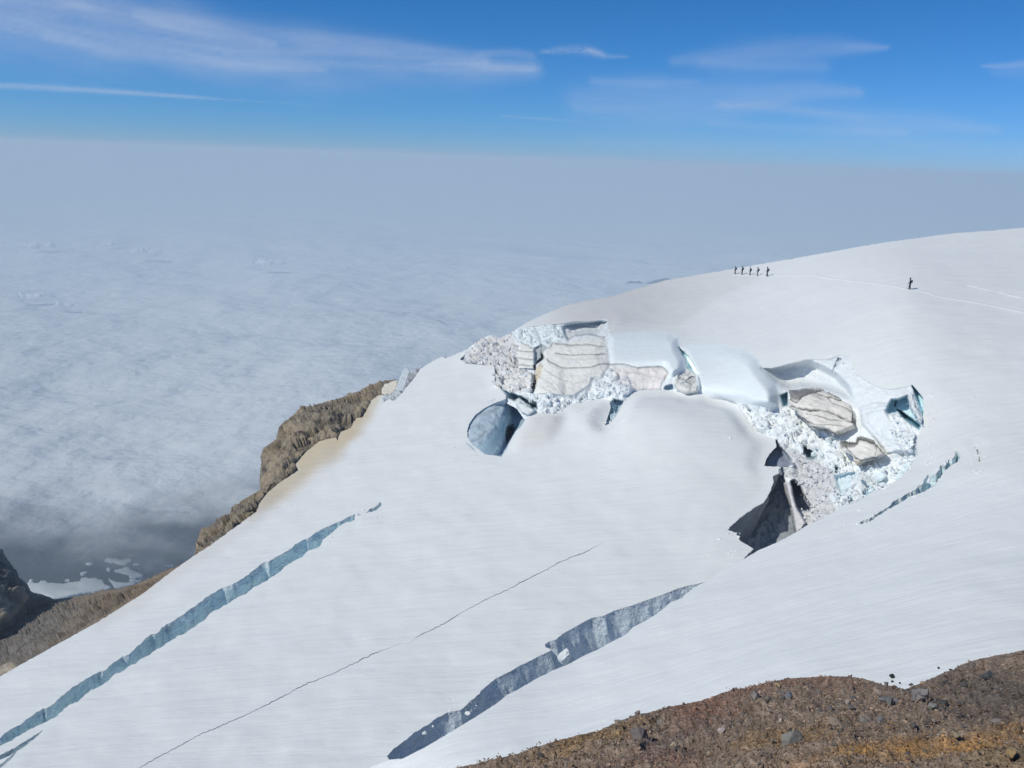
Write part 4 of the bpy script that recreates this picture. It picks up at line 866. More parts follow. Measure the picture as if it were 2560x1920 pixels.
relief('serac', 'C', [(1345, 605), (1370, 530), (1395, 460), (1438, 405), (1460, 430), (1468, 455), (1445, 500), (1415, 600), (1395, 640), (1360, 620)], lambda v: tser(v) + .5, m_ice, bands, amp=.1, sp=2.2, osp=2.5, seed=61, label='striped upright ice fin on the left skyline', cat='serac')
relief('serac', 'C', [(1410, 620), (1440, 500), (1465, 465), (1500, 450), (1530, 420), (1580, 400), (1622, 384), (1600, 410), (1540, 480), (1490, 530), (1420, 650), (1370, 700)], tser, m_ice, flat((.40, .42, .45), .3), amp=.3, facet=.4, sp=2.5, seed=62, label='dark grey broken ice behind the striped fin', cat='serac')
relief('serac', 'C', [(1215, 700), (1225, 650), (1290, 640), (1350, 605), (1400, 610), (1400, 640), (1330, 720), (1310, 740), (1290, 700), (1240, 720)], lambda v: tser(v) - .6, m_ice, flat((.55, .60, .63), .3), amp=.25, facet=.3, sp=2.5, seed=63, label='grey folded ice blocks below the striped fin', cat='serac')
relief('serac', 'C', [(1600, 400), (1650, 362), (1700, 335), (1745, 316), (1780, 322), (1770, 340), (1720, 360), (1660, 395), (1610, 430)], tser, m_ice, flat((.76, .79, .80), .1), amp=.2, facet=.3, sp=2.5, seed=64, label='low white ice lumps on the skyline right of the striped fin', cat='serac')

# ------------------------------------------------------------------ rock outcrops
tRock = TPS([(x, y, t) for (x, y), t in zip(cr('C', [(1340, 515), (1100, 600), (800, 690), (540, 745), (335, 930), (190, 1180), (180, 1450), (0, 1600), (-120, 1700), (165, 1590), (505, 1290), (700, 1045), (960, 920), (1140, 690), (700, 850), (400, 1150)]),
                                               (168, 172, 170, 166, 158, 148, 134, 124, 117, 116, 122.5, 135, 146, 156.5, 146, 136))])
_tR = tRock
tRock = lambda v: np.maximum(_tR(v), tG(v) + .8)
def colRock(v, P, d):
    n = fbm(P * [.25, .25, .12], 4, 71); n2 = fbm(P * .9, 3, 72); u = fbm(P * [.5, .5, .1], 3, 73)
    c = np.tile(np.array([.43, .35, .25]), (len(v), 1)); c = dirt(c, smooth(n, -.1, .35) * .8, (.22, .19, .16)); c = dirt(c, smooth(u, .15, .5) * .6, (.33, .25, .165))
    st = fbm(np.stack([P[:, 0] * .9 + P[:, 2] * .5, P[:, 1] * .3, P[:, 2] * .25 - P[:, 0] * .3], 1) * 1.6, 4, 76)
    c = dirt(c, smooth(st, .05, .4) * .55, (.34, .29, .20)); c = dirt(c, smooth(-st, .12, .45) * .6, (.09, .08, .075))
    c = dirt(c, smooth(n2, .3, .6) * .5, (.11, .10, .10)); c = dirt(c, smooth(-d, .15, .6) * .65, (.07, .065, .06))  # rock made darker where the relief sinks in
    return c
rockPoly = [(-60, 1640), (0, 1578), (40, 1545), (100, 1510), (175, 1470), (170, 1380), (178, 1290), (190, 1180), (215, 1100), (310, 1030), (335, 930), (380, 880), (440, 840), (500, 780), (540, 745), (620, 742), (680, 722), (760, 700), (880, 670), (960, 635), (1080, 600), (1200, 540), (1260, 520), (1350, 515), (1300, 560), (1245, 640), (1200, 670), (1140, 710), (1110, 780), (1060, 870), (1000, 880), (960, 960), (880, 990), (845, 1080), (820, 1050), (750, 1060), (680, 1080), (570, 1180), (500, 1260), (520, 1310), (360, 1430), (250, 1520), (170, 1620), (60, 1720), (-20, 1700)]
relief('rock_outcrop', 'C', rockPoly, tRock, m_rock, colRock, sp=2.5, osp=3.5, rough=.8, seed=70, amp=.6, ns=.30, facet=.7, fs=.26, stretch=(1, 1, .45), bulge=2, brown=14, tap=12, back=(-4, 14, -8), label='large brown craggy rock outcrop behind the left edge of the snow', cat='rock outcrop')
tR2 = lambda v: tG(v) + 1.5 + np.maximum(0, (dist_pl(v, skyG, False))) * .10
relief('rock_outcrop', 'H', [(1100, 460), (1117, 438), (1140, 340), (1160, 300), (1200, 270), (1250, 235), (1275, 225), (1285, 205), (1300, 212), (1328, 192), (1332, 155), (1345, 150), (1360, 155), (1372, 168), (1385, 140), (1400, 120), (1440, 90), (1490, 62), (1560, 20), (1540, 60), (1520, 110), (1495, 160), (1485, 195), (1400, 260), (1250, 380), (1150, 460)], tR2, m_rock, colRock, sp=2.8, osp=3, rough=.8, seed=75, amp=.6, ns=.5, facet=.4, fs=.6, back=(-3, 10, -6), label='smaller jagged brown rock ridge below the large outcrop', cat='rock outcrop')
# brown slope and crag at lower left
tBr = TPS([(x, y, t) for (x, y), t in zip(cr('D', [(460, 895), (870, 815), (1180, 760), (1500, 620), (1680, 515), (0, 1300), (0, 1500), (500, 1290), (860, 1090), (1240, 850), (300, 1100), (-300, 900), (-300, 1500)]), (300, 262, 220, 170, 135, 190, 160, 140, 137, 132, 215, 290, 170))])
def colBr(v, P, d):
    n = fbm(P * .05, 4, 81); n2 = fbm(P * [.15, .15, .3], 4, 82)
    c = np.tile(np.array([.24, .215, .19]), (len(v), 1)); x = (v[:, 0] - 60) / 400
    c = dirt(c, smooth(x + .3 * n, .0, .7) * .9, (.32, .235, .155)); c = dirt(c, smooth(n2, .1, .5) * .6, (.12, .115, .115))
    w = smooth(sdist(v, cr('D', [(-80, 1430), (60, 1440), (140, 1480), (100, 1530), (-80, 1620)])) + 4 * n, -5, 4); c = dirt(c, w, (.52, .45, .36)); return c
relief('ground', 'D', [(-300, 700), (100, 740), (300, 890), (430, 905), (480, 892), (560, 880), (650, 868), (760, 850), (820, 832), (870, 815), (940, 808), (1020, 800), (1090, 785), (1180, 760), (1230, 735), (1300, 710), (1350, 680), (1400, 655), (1440, 640), (1500, 620), (1560, 590), (1620, 555), (1700, 500), (1700, 560), (1560, 640), (1400, 760), (1250, 880), (880, 1110), (500, 1320), (130, 1530), (-300, 1750)], tBr, m_rock, colBr, sp=3.0, osp=4, rough=.8, seed=80, amp=1.1, ns=.15, facet=.55, fs=.25, tap=22, back=(-4, 20, -16), label='brown stony mountainside below the snow', kind='structure')
tCr = TPS([(x, y, t) for (x, y), t in zip(cr('D', [(0, 455), (60, 560), (240, 770), (430, 870), (490, 900), (0, 800), (200, 950), (300, 960), (-300, 700), (0, 1150), (-300, 300)]), (262, 258, 256, 268, 280, 232, 236, 255, 220, 205, 270))])
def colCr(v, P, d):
    n = fbm(P * .07, 4, 91); c = np.tile(np.array([.13, .13, .125]), (len(v), 1)); c = dirt(c, smooth(n, 0, .4) * .6, (.2, .17, .13)); c = dirt(c, smooth(-d, .3, 1.2) * .5, (.07, .07, .07))  # crag made darker where its relief sinks in
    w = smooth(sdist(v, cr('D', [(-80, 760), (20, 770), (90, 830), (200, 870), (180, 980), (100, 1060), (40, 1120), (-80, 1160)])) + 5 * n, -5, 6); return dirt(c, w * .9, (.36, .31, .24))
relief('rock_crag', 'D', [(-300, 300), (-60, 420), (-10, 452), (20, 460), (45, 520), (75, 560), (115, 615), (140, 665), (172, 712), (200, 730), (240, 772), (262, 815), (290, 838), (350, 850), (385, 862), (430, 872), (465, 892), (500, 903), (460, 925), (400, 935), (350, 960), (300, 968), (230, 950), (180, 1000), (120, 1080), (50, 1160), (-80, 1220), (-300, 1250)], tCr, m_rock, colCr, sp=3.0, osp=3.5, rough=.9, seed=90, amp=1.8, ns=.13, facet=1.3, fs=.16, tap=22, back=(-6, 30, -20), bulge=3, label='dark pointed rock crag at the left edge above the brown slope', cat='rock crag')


# ------------------------------------------------------------------ valley far below, with old snow patches
def hvalley(x, y):
    p = np.stack([x / 420, y / 420, x * 0 + 3], 1)
    return -835 + 50 * fbm(p, 6, 101) + 25 * ridged(p * 1.3, 4, 104) * smooth(y, 1500, 2600)
def polar(name, az, rad, hf, mat, colf):
    A, R = np.meshgrid(az, rad); x = (R * np.sin(A)).ravel(); y = (R * np.cos(A)).ravel(); z = hf(x, y)
    V = np.stack([x, y, z], 1); nr, na = A.shape; i, j = np.meshgrid(np.arange(nr - 1), np.arange(na - 1), indexing='ij'); a = (i * na + j).ravel()
    F = np.stack([a, a + na, a + na + 1, a + 1], 1)
    return V, F, na, nr
m_ground = pmat('mountain_ground', .9, .1, [('noise', .02, .8, 12, (1, 1, 1))], var=.3, varscale=.02)
V, F, na, nr = polar('g', np.radians(np.linspace(-48, 48, 260)), np.concatenate([np.linspace(700, 4200, 260), np.geomspace(4300, 110000, 40)]), hvalley, None, None)
n = fbm(V * [.002, .002, .004], 4, 110)
c = dirt(np.tile(np.array([.045, .05, .06]), (len(V), 1)), smooth(n, 0, .4) * .7, (.10, .095, .09)); c = dirt(c, smooth(fbm(V * [.012, .012, .02], 4, 112), .05, .4) * .6, (.15, .14, .14))
struct(mesh_obj('terrain', V, F, m_ground, c), 'dark rocky valley floor far below the clouds')
def hit(xy, h, base):
    r = rays(xy); t = base / r[:, 2]
    for _ in range(25): p = r * t[:, None]; t = t + (h(p[:, 0], p[:, 1]) - p[:, 2]) / r[:, 2] * .5
    return r * t[:, None]
patches = [([(905, 570), (918, 553), (945, 545), (975, 553), (1010, 548), (1030, 560), (1060, 563), (1100, 553), (1145, 558), (1130, 575), (1105, 588), (1090, 602), (1040, 595), (1000, 582), (950, 578)], 'upper elongated white snow patch on the dark valley side'),
           ([(980, 655), (1020, 645), (1060, 636), (1085, 625), (1118, 626), (1125, 642), (1160, 655), (1240, 690), (1225, 705), (1180, 712), (1165, 725), (1130, 722), (1115, 700), (1130, 690), (1080, 678), (1040, 668)], 'arrow shaped white snow patch below the upper elongated one'),
           ([(240, 755), (330, 765), (450, 762), (550, 772), (600, 757), (680, 750), (740, 738), (775, 722), (830, 718), (850, 730), (885, 735), (900, 770), (930, 785), (965, 796), (930, 812), (850, 830), (700, 850), (560, 885), (500, 895), (430, 880), (350, 845), (270, 835)], 'wide pale snowfield on the valley floor between the crag and the brown slope'),
           ([(935, 718), (960, 735), (1000, 752), (1080, 760), (1180, 755), (1160, 772), (1110, 785), (1040, 800), (1000, 800), (975, 770)], 'snow strip just above the brown slope right of the wide snowfield'),
           ([(692, 680), (705, 668), (755, 663), (745, 680), (715, 692)], 'small snow patch, upper of the pair left of the arrow shaped one'),
           ([(695, 732), (710, 718), (760, 716), (762, 732), (720, 742)], 'small snow patch, lower of the pair left of the arrow shaped one'),
           ([(560, 742), (575, 732), (602, 730), (595, 746)], 'tiny snow patch left of the lower small patch'), ([(250, 740), (262, 730), (288, 732), (280, 748)], 'tiny snow patch beside the pointed crag'),
           ([(340, 755), (360, 742), (398, 746), (410, 762), (370, 768)], 'small snow patch on the far edge of the wide snowfield'),
           ([(738, 590), (770, 585), (803, 592), (790, 603), (755, 600)], 'faint snow patch at upper left of the valley side'), ([(918, 640), (935, 630), (955, 630), (950, 652), (930, 655)], 'dot of snow between the upper and the arrow shaped patch'),
           ([(1110, 735), (1150, 730), (1185, 738), (1230, 735), (1210, 745), (1140, 748)], 'thin snow streak under the arrow shaped patch'), ([(1150, 598), (1180, 592), (1205, 600), (1170, 606)], 'thin snow streak right of the upper elongated patch'),
           ([(1440, 610), (1495, 606), (1495, 613), (1445, 615)], 'short snow streak at the right end of the valley view')]
m_patch = pmat('old_snow', .7, .2, [('noise', .05, .6, 3, (1, 1, 1))], base=(.86, .88, .88), var=.06, varscale=.02)
for pl, lab in patches:
    v, f, lp = region(cr('D', pl), 3, (), 2, .5, 3)
    P = hit(v, hvalley, -835.); f = orient(P, f); P = P + [0, 0, 3.0]
    k = len(lp[0]); N0 = len(P); V = np.concatenate([P, P[:k] - [0, 0, 12]]); i = np.arange(k); j = (i + 1) % k
    F = np.concatenate([f, np.stack([i, j, N0 + j], 1), np.stack([i, N0 + j, N0 + i], 1)])
    thing(mesh_obj('snow_patch', V, F, m_patch, base=P.mean(0)), lab, 'snow patch', 'old snow patches in the valley')

# ------------------------------------------------------------------ sea of cloud
def alpha_mat(name, colr, attr='alpha', nscale=.002, stretch=(1, 1, 1), amount=.5, rot=0, transl=.0, bump=None, lo=.35, hi=.65):
    m = bpy.data.materials.new(name); m.use_nodes = True; t = m.node_tree; N = t.nodes; L = t.links; N.clear()
    out = N.new('ShaderNodeOutputMaterial'); mix = N.new('ShaderNodeMixShader'); tr = N.new('ShaderNodeBsdfTransparent'); df = N.new('ShaderNodeBsdfDiffuse')
    df.inputs['Color'].default_value = (*colr, 1); sh = df.outputs[0]
    geo = N.new('ShaderNodeNewGeometry'); mp = N.new('ShaderNodeMapping'); L.new(geo.outputs['Position'], mp.inputs[0]); mp.inputs['Scale'].default_value = stretch; mp.inputs['Rotation'].default_value = (0, 0, rot)
    if transl:
        tl = N.new('ShaderNodeBsdfTranslucent'); tl.inputs['Color'].default_value = (*colr, 1); m2 = N.new('ShaderNodeMixShader'); m2.inputs[0].default_value = transl
        L.new(df.outputs[0], m2.inputs[1]); L.new(tl.outputs[0], m2.inputs[2]); sh = m2.outputs[0]
    no = N.new('ShaderNodeTexNoise'); no.inputs['Scale'].default_value = nscale; no.inputs['Detail'].default_value = 9; no.inputs['Roughness'].default_value = .6; L.new(mp.outputs[0], no.inputs['Vector'])
    mr = N.new('ShaderNodeMapRange'); mr.inputs[1].default_value = lo; mr.inputs[2].default_value = hi; mr.inputs[3].default_value = 1 - amount; mr.inputs[4].default_value = 1 + amount * .5
    L.new(no.outputs['Fac'], mr.inputs[0]); at = N.new('ShaderNodeAttribute'); at.attribute_name = attr
    mu = N.new('ShaderNodeMath'); mu.operation = 'MULTIPLY'; mu.use_clamp = True; L.new(at.outputs['Fac'], mu.inputs[0]); L.new(mr.outputs[0], mu.inputs[1])
    L.new(mu.outputs[0], mix.inputs[0]); L.new(tr.outputs[0], mix.inputs[1]); L.new(sh, mix.inputs[2]); L.new(mix.outputs[0], out.inputs[0])
    if bump:
        prev = None
        for (sc, st, di, ss) in bump:
            mm = N.new('ShaderNodeMapping'); L.new(geo.outputs['Position'], mm.inputs[0]); mm.inputs['Scale'].default_value = ss
            n2 = N.new('ShaderNodeTexNoise'); n2.inputs['Scale'].default_value = sc; n2.inputs['Detail'].default_value = 5; L.new(mm.outputs[0], n2.inputs['Vector'])
            bp = N.new('ShaderNodeBump'); bp.inputs['Strength'].default_value = st; bp.inputs['Distance'].default_value = di; L.new(n2.outputs['Fac'], bp.inputs['Height'])
            if prev: L.new(prev, bp.inputs['Normal'])
            prev = bp.outputs[0]
        L.new(prev, df.inputs['Normal'])
    return m
m_cloud = alpha_mat('cloud', (.82, .83, .83), nscale=.004, amount=.0, bump=[(.0012, 1, 190, (1, 1.2, 1)), (.0045, .9, 50, (1, 1, 1)), (.011, .7, 22, (1, 1, 1))])
m_puff = alpha_mat('cloud_puff', (.95, .95, .94), amount=0, bump=[(.01, .8, 20, (1, 1, 1))])
m_mist = alpha_mat('mist', (.8, .8, .82), amount=0, transl=.5)
CZ = -700
def hcloud(x, y):
    p = np.stack([x / 2600, y / 2600, x * 0], 1); q = np.stack([x / 500, y / 420, x * 0 + 7], 1)
    return CZ + 60 * fbm(p, 3, 120) + 34 * fbm(q, 4, 121) * smooth(-np.hypot(x, y), -30000, -3000)
V, F, na, nr = polar('c', np.radians(np.linspace(-48, 48, 420)), np.concatenate([np.linspace(900, 9000, 420), np.geomspace(9050, 120000, 160)]), hcloud, None, None)
def toimg(P):
    w = P @ FWD; return np.stack([1280 + FPX * (P @ RGT) / w, 960 - FPX * (P @ UPV) / w], 1)
uv = toimg(V)
nn = fbm(V * [.0035, .0035, 0], 5, 130) 
edge = 1338 + 45 * nn + 75 * fbm(np.stack([uv[:, 0] / 230, uv[:, 1] / 70, uv[:, 0] * 0 + 5], 1), 5, 133) - np.maximum(0, uv[:, 0] - 250) * .10
al = smooth(edge - uv[:, 1], -45, 130) ** .7
al = al * np.where(uv[:, 1] > 1020, smooth(uv[:, 0], -260, -30), 1)  # unseen gap left of view, added to let sun onto the valley
al = np.where(uv[:, 0] > 700, 1, al)
mesh_obj('cloud_sea', V, F, m_cloud, extra={'alpha': al}); struct(bpy.data.objects['cloud_sea'], 'endless sea of cloud below the mountain', 'stuff')
# thin veil of mist over the valley opening
for (cx, cy, rx, ry, a, lab) in ((1330, 600, 110, 55, .3, 'thin wisp of mist drifting over the valley snow patches'), (330, 600, 300, 70, .25, 'faint mist veil left of the valley snow patches beside the crag')):
    c0 = cr('D', [(cx, cy)])[0]; rxx = rx * .289 * 1.6; ryy = ry * .289 * 1.6
    pl = [(c0[0] + rxx * math.cos(k * math.pi / 12), c0[1] + ryy * math.sin(k * math.pi / 12)) for k in range(24)]
    v, f, lp = region(pl, 4, (), 5, 0, 2); P = P3(v, 1500 / rays(v)[:, 1] + 60 * fbm(np.stack([v[:, 0] / 30, v[:, 1] / 30, v[:, 0] * 0], 1), 3, 3)); f = orient(P, f)
    r2 = ((v[:, 0] - c0[0]) / rxx) ** 2 + ((v[:, 1] - c0[1]) / ryy) ** 2
    alp = a * np.clip(1 - r2, 0, 1) ** 1.5 * np.clip(.5 + 1.4 * fbm(P * .012, 5, 77), 0, 1.4)
    struct(mesh_obj('mist', P, f, m_mist, extra={'alpha': alp}, base=P.mean(0)), lab, 'stuff')
# towering puffs standing out of the cloud sea
def puff(q, label, seed, size):
    """cloud heap at crop-Q position, width in photograph pixels"""
    (x, y), = cr('Q', [q[:2]]); r = rays(np.array([[x, y]]))[0]; t = CZ / r[2]; c = r * t; wid = size * t / FPX
    rr = np.random.default_rng(seed); n_ = 70; g = np.linspace(-1, 1, n_); X, Y = np.meshgrid(g, g); X = X.ravel(); Y = Y.ravel(); h = X * 0
    for k in range(18):
        cx_, cy_, w_ = rr.uniform(-.55, .55), rr.uniform(-.35, .35), rr.uniform(.08, .26); h = np.maximum(h, rr.uniform(.35, 1) * np.sqrt(np.maximum(0, 1 - ((X - cx_) ** 2 + (Y - cy_) ** 2) / w_ ** 2)))
    h = h * (1 + .35 * fbm(np.stack([X * 4, Y * 4, X * 0 + seed], 1), 4, seed)) * smooth(1 - np.hypot(X, Y), 0, .25)
    V = np.stack([X * wid * .6, Y * wid * .6, h * wid * .20 + 20], 1); i, j = np.meshgrid(np.arange(n_ - 1), np.arange(n_ - 1), indexing='ij'); q_ = (i * n_ + j).ravel(); F = np.stack([q_, q_ + 1, q_ + n_ + 1, q_ + n_], 1)
    h = h * np.exp(-1.2 * (X ** 2 + 2 * Y ** 2)); al = smooth(h, .0, .5) * .95
    o = mesh_obj('cumulus_cloud', V, F, m_puff, extra={'alpha': al}); o.location = Vector(c); thing(o, label, 'cloud', 'cloud puffs on the cloud sea')
puff((165, 262), 'flat white cloud puff near the left edge, farthest row', 300, 95)
puff((470, 245), 'faint cloud puff above and left of the twin puff', 310, 60)
puff((640, 285), 'white cloud puff left of centre on the far cloud sea', 320, 95)
puff((1150, 335), 'brightest peaked cloud puff right of the others', 330, 110)
puff((130, 480), 'broad pale cloud puff at the left edge, nearest row', 340, 90)
puff((285, 515), 'small bright cloud puff just right of the broad pale one', 350, 65)
# ------------------------------------------------------------------ cirrus and vapour trails, sheets of thin ice cloud high above
def cirrus(name, pl, alt, afun, label, cat=None, kind='stuff', mat=None, sp=9):
    v, f, lp = region(pl, sp, (), sp, 0, 4); r = rays(v); P = r * (alt / r[:, 2])[:, None]; f = orient(P, f)
    e = dist_pl(v, lp[0]); a = np.clip(afun(v), 0, 1) * smooth(e, 0, 14)
    o = mesh_obj(name, P, f, mat, extra={'alpha': a}, base=P.mean(0))
    if cat: thing(o, label, cat)
    else: struct(o, label, kind)
    return o
m_cir = alpha_mat('cirrus', (.84, .89, .98), amount=.0, transl=.7)
def streak(v, pl, w, seed=0, soft=1.0, ns=1.0):
    """soft band along a polyline with fibrous structure"""
    pl = np.asarray(pl, float); s = dens(pl, 30, closed=False); d = np.full(len(v), 1e9); side = np.zeros(len(v)); uu = np.zeros(len(v)); acc = 0
    for i in range(len(s) - 1):
        a = s[i]; ab = s[i + 1] - a; L = np.linalg.norm(ab); tt_ = np.clip(((v - a) @ ab) / (L * L), 0, 1); q = v - a - tt_[:, None] * ab; dd = np.linalg.norm(q, axis=1)
        m = dd < d; d = np.where(m, dd, d); side = np.where(m, np.sign(ab[0] * q[:, 1] - ab[1] * q[:, 0]), side); uu = np.where(m, acc + tt_ * L, uu); acc += L
    sd_ = d * side; u = uu / acc
    fib = fbm(np.stack([uu / 260 * ns, sd_ / 16 * ns, uu * 0 + seed], 1), 5, seed, .6); env = np.interp(u, np.linspace(0, 1, len(w)), w)
    d2 = d + env * .5 * fbm(np.stack([uu / 200, sd_ / 60, uu * 0 + 3], 1), 3, seed + 4)
    return np.exp(-(np.maximum(d2, 0) / np.maximum(env, 1)) ** 2 * 1.3) * np.clip(.85 + .55 * fib, .15, 1.5)
T = lambda pts: np.array(cr('T', pts)); T2 = lambda pts: np.array(cr('T2', pts))
rect = lambda x0, y0, x1, y1: [(x0, y0), (x1, y0), (x1, y1), (x0, y1)]
def a1(v):
    a = .34 * streak(v, T([(-300, -10), (0, 60), (500, 170), (1000, 250), (1500, 280), (1900, 300), (2300, 300)]), [120, 105, 80, 62, 50, 26], 1)
    a = a + .20 * streak(v, T([(-300, -60), (100, -20), (500, 20), (800, 80), (1200, 150), (1700, 215), (2100, 260)]), [60, 65, 52, 40, 32, 14], 2)
    a = a + .16 * streak(v, T([(600, 60), (760, 90), (900, 125), (1050, 160), (1180, 190)]), [16, 36, 34, 22, 10], 3)
    a = a + .16 * streak(v, T([(200, 160), (600, 220), (1000, 275), (1400, 300)]), [14, 22, 24, 12], 4)
    a = a + .2 * streak(v, T([(1850, 270), (2000, 275), (2150, 290), (2330, 300)]), [5, 8, 12, 8], 5)
    a = a + .16 * streak(v, T([(2050, 230), (2212, 228), (2300, 240)]), [4, 10, 8], 6)
    return a
cirrus('cirrus_cloud', rect(-350, -160, 1460, 290), 2400, a1, 'broad feathery cirrus cloud sweeping across the upper left sky', 'cloud', mat=m_cir)
cirrus('cirrus_cloud', rect(1340, 95, 1600, 180), 2400, lambda v: .26 * streak(v, T2([(120, 225), (250, 215), (340, 220), (420, 243), (500, 245)]), [4, 10, 14, 8, 3], 7) + .2 * streak(v, T2([(330, 215), (380, 235), (400, 250)]), [5, 12, 5], 17), 'small curved cirrus wisp right of the broad feathery cloud', 'cloud', mat=m_cir, sp=6)
def a3(v):
    return .20 * streak(v, T2([(700, 265), (900, 250), (1150, 222), (1400, 205), (1620, 205)]), [14, 34, 38, 28, 8], 8) + .12 * streak(v, T2([(820, 270), (1100, 290), (1350, 290)]), [18, 36, 20], 9)
cirrus('cirrus_cloud', rect(1600, 70, 2280, 215), 2400, a3, 'lens shaped pale cirrus high in the right half of the sky', 'cloud', mat=m_cir, sp=7)
def a4(v):
    return .16 * streak(v, T2([(350, 350), (600, 360), (800, 350)]), [10, 14, 5], 10) + .22 * streak(v, T2([(300, 450), (600, 450), (900, 440), (1300, 390), (1500, 400)]), [50, 66, 60, 36, 14], 11) \
        + .24 * streak(v, T2([(900, 450), (1150, 465), (1400, 495), (1700, 530), (2100, 560)]), [14, 24, 34, 28, 12], 12) + .14 * streak(v, T2([(850, 530), (1050, 545), (1300, 555), (1700, 575)]), [10, 16, 18, 10], 13) + .08 * streak(v, T2([(300, 610), (1000, 640), (1600, 610), (2212, 650)]), [14, 24, 24, 20], 14)
cirrus('cirrus_cloud', rect(1380, 170, 2700, 392), 1500, a4, 'long thin veil of cirrus low in the right half of the sky', 'cloud', mat=m_cir, sp=8)
cirrus('cirrus_cloud', rect(2420, 140, 2760, 230), 2400, lambda v: .26 * streak(v, T2([(2030, 285), (2120, 285), (2212, 275), (2400, 270)]), [5, 12, 14, 12], 15) + .12 * streak(v, T2([(2080, 310), (2140, 315), (2300, 310)]), [12, 18, 14], 16), 'small cirrus wisp cut by the right edge of the sky', 'cloud', mat=m_cir, sp=6)
cirrus('contrail', rect(-300, 185, 1000, 292), 1500, lambda v: .34 * streak(v, T([(-300, 350), (0, 370), (200, 378), (400, 390), (700, 410), (1000, 432), (1300, 450), (1650, 470)]), [9, 7.5, 8, 6, 4, 2, 1.5, 1], 18, ns=.6) * (1 - .8 * smooth(v[:, 0], 380, 900)), 'long straight vapour trail crossing the left sky above the horizon', 'vapour trail', mat=m_cir, sp=4)
cirrus('contrail', rect(1230, 275, 1470, 312), 1500, lambda v: .2 * streak(v, T2([(-50, 500), (100, 512), (320, 525)]), [2.5, 3, 2], 19, ns=.6), 'short faint vapour trail in the centre of the sky', 'vapour trail', mat=m_cir, sp=3)
# trail lying on the cloud sea
v, f, lp = region(rect(440, 505, 1620, 660), 5, (), 6, 0, 4); r = rays(v); P = r * ((CZ + 80) / r[:, 2])[:, None]; f = orient(P, f)
al = .55 * streak(v, np.array(cr('Q', [(780, 90), (950, 100), (1250, 124), (1500, 144), (1850, 172), (2212, 200), (2600, 245)])), [1.5, 2, 5, 4, 3, 4, 3], 20, ns=.6) * smooth(dist_pl(v, lp[0]), 0, 10)
thing(mesh_obj('contrail', P, f, m_cir, extra={'alpha': al}, base=P.mean(0)), 'pale straight trail lying just above the cloud sea', 'vapour trail')
# far peak poking out of the cloud beside the skyline
pk = cr('W', [(1340, 625), (1352, 612), (1362, 606), (1370, 609), (1380, 606), (1392, 613), (1415, 605), (1440, 600), (1470, 610), (1450, 640), (1340, 640)])
relief('mountain_peak', None, pk, lambda v: np.full(len(v), 5200.), m_ground, flat((.05, .055, .07), .3, .004), sp=2, osp=2.5, rough=.3, seed=95, amp=25, ns=.01, back=(0, 400, -60), label='tiny dark far peak rising out of the cloud sea behind the snow skyline', cat='mountain peak')

# ------------------------------------------------------------------ haze
hz = mesh_obj('haze', np.array([[x, y, z] for x in (-95000, 95000) for y in (-4000, 118000) for z in (-1400, 25.0)], float), [[0, 1, 3, 2], [4, 6, 7, 5], [0, 4, 5, 1], [2, 3, 7, 6], [0, 2, 6, 4], [1, 5, 7, 3]], None, smoothf=False)
hm = bpy.data.materials.new('haze'); hm.use_nodes = True; N = hm.node_tree.nodes; N.clear(); o = N.new('ShaderNodeOutputMaterial'); pv = N.new('ShaderNodeVolumePrincipled')
pv.inputs['Color'].default_value = (.78, .91, 1.0, 1); pv.inputs['Density'].default_value = HAZE; pv.inputs['Anisotropy'].default_value = .1
hm.node_tree.links.new(pv.outputs[0], o.inputs['Volume']); hz.data.materials.append(hm); hz['kind'] = 'stuff'; hz['label'] = 'thin bluish haze'

# ------------------------------------------------------------------ scree in the foreground
tF0 = TPS([(1200, 1907, 24), (1100, 2150, 19), (2048, 1688, 30), (2264, 1723, 26.5), (2560, 1625, 31), (2560, 1920, 16.5), (2000, 1920, 17.5), (2560, 2150, 13), (1692, 1763, 28), (2850, 1590, 33), (2800, 1900, 17), (3600, 1450, 33), (3600, 1900, 15.5), (3600, 2400, 9), (2000, 2450, 11), (900, 2450, 15), (1600, 1900, 21), (2300, 1800, 21.5)])
skyF = cr('F', [(-260, 560), (-100, 520), (0, 498), (60, 485), (140, 465), (230, 435), (330, 405), (400, 385), (480, 370), (530, 345), (560, 332), (640, 303), (700, 290), (800, 265), (900, 245), (980, 215), (1100, 190), (1180, 168), (1250, 155), (1320, 152), (1380, 147), (1440, 146), (1500, 148), (1560, 156), (1620, 175), (1670, 188), (1700, 193), (1728, 201)])
skyF2 = cr('F', [(1728, 201), (1760, 187), (1790, 175), (1860, 145), (1930, 117), (1960, 100), (2000, 85), (2060, 70), (2100, 60), (2150, 55), (2212, 40), (2350, 10), (2700, -60)])
ridge = np.array(cr('F', [(1728, 201), (1800, 250), (1900, 300), (2050, 345), (2212, 380), (2700, 430)]))
def tF(v):
    t = tF0(v); s = sdist(v, [tuple(p) for p in ridge] + [(3600, 1900), (3600, 1300), (2264, 1300)])
    return t + 1.6 * smooth(s, -6, 30)
outF = skyF + skyF2[1:] + [(3500, 1440), (3500, 2450), (850, 2450), (900, 2030)]
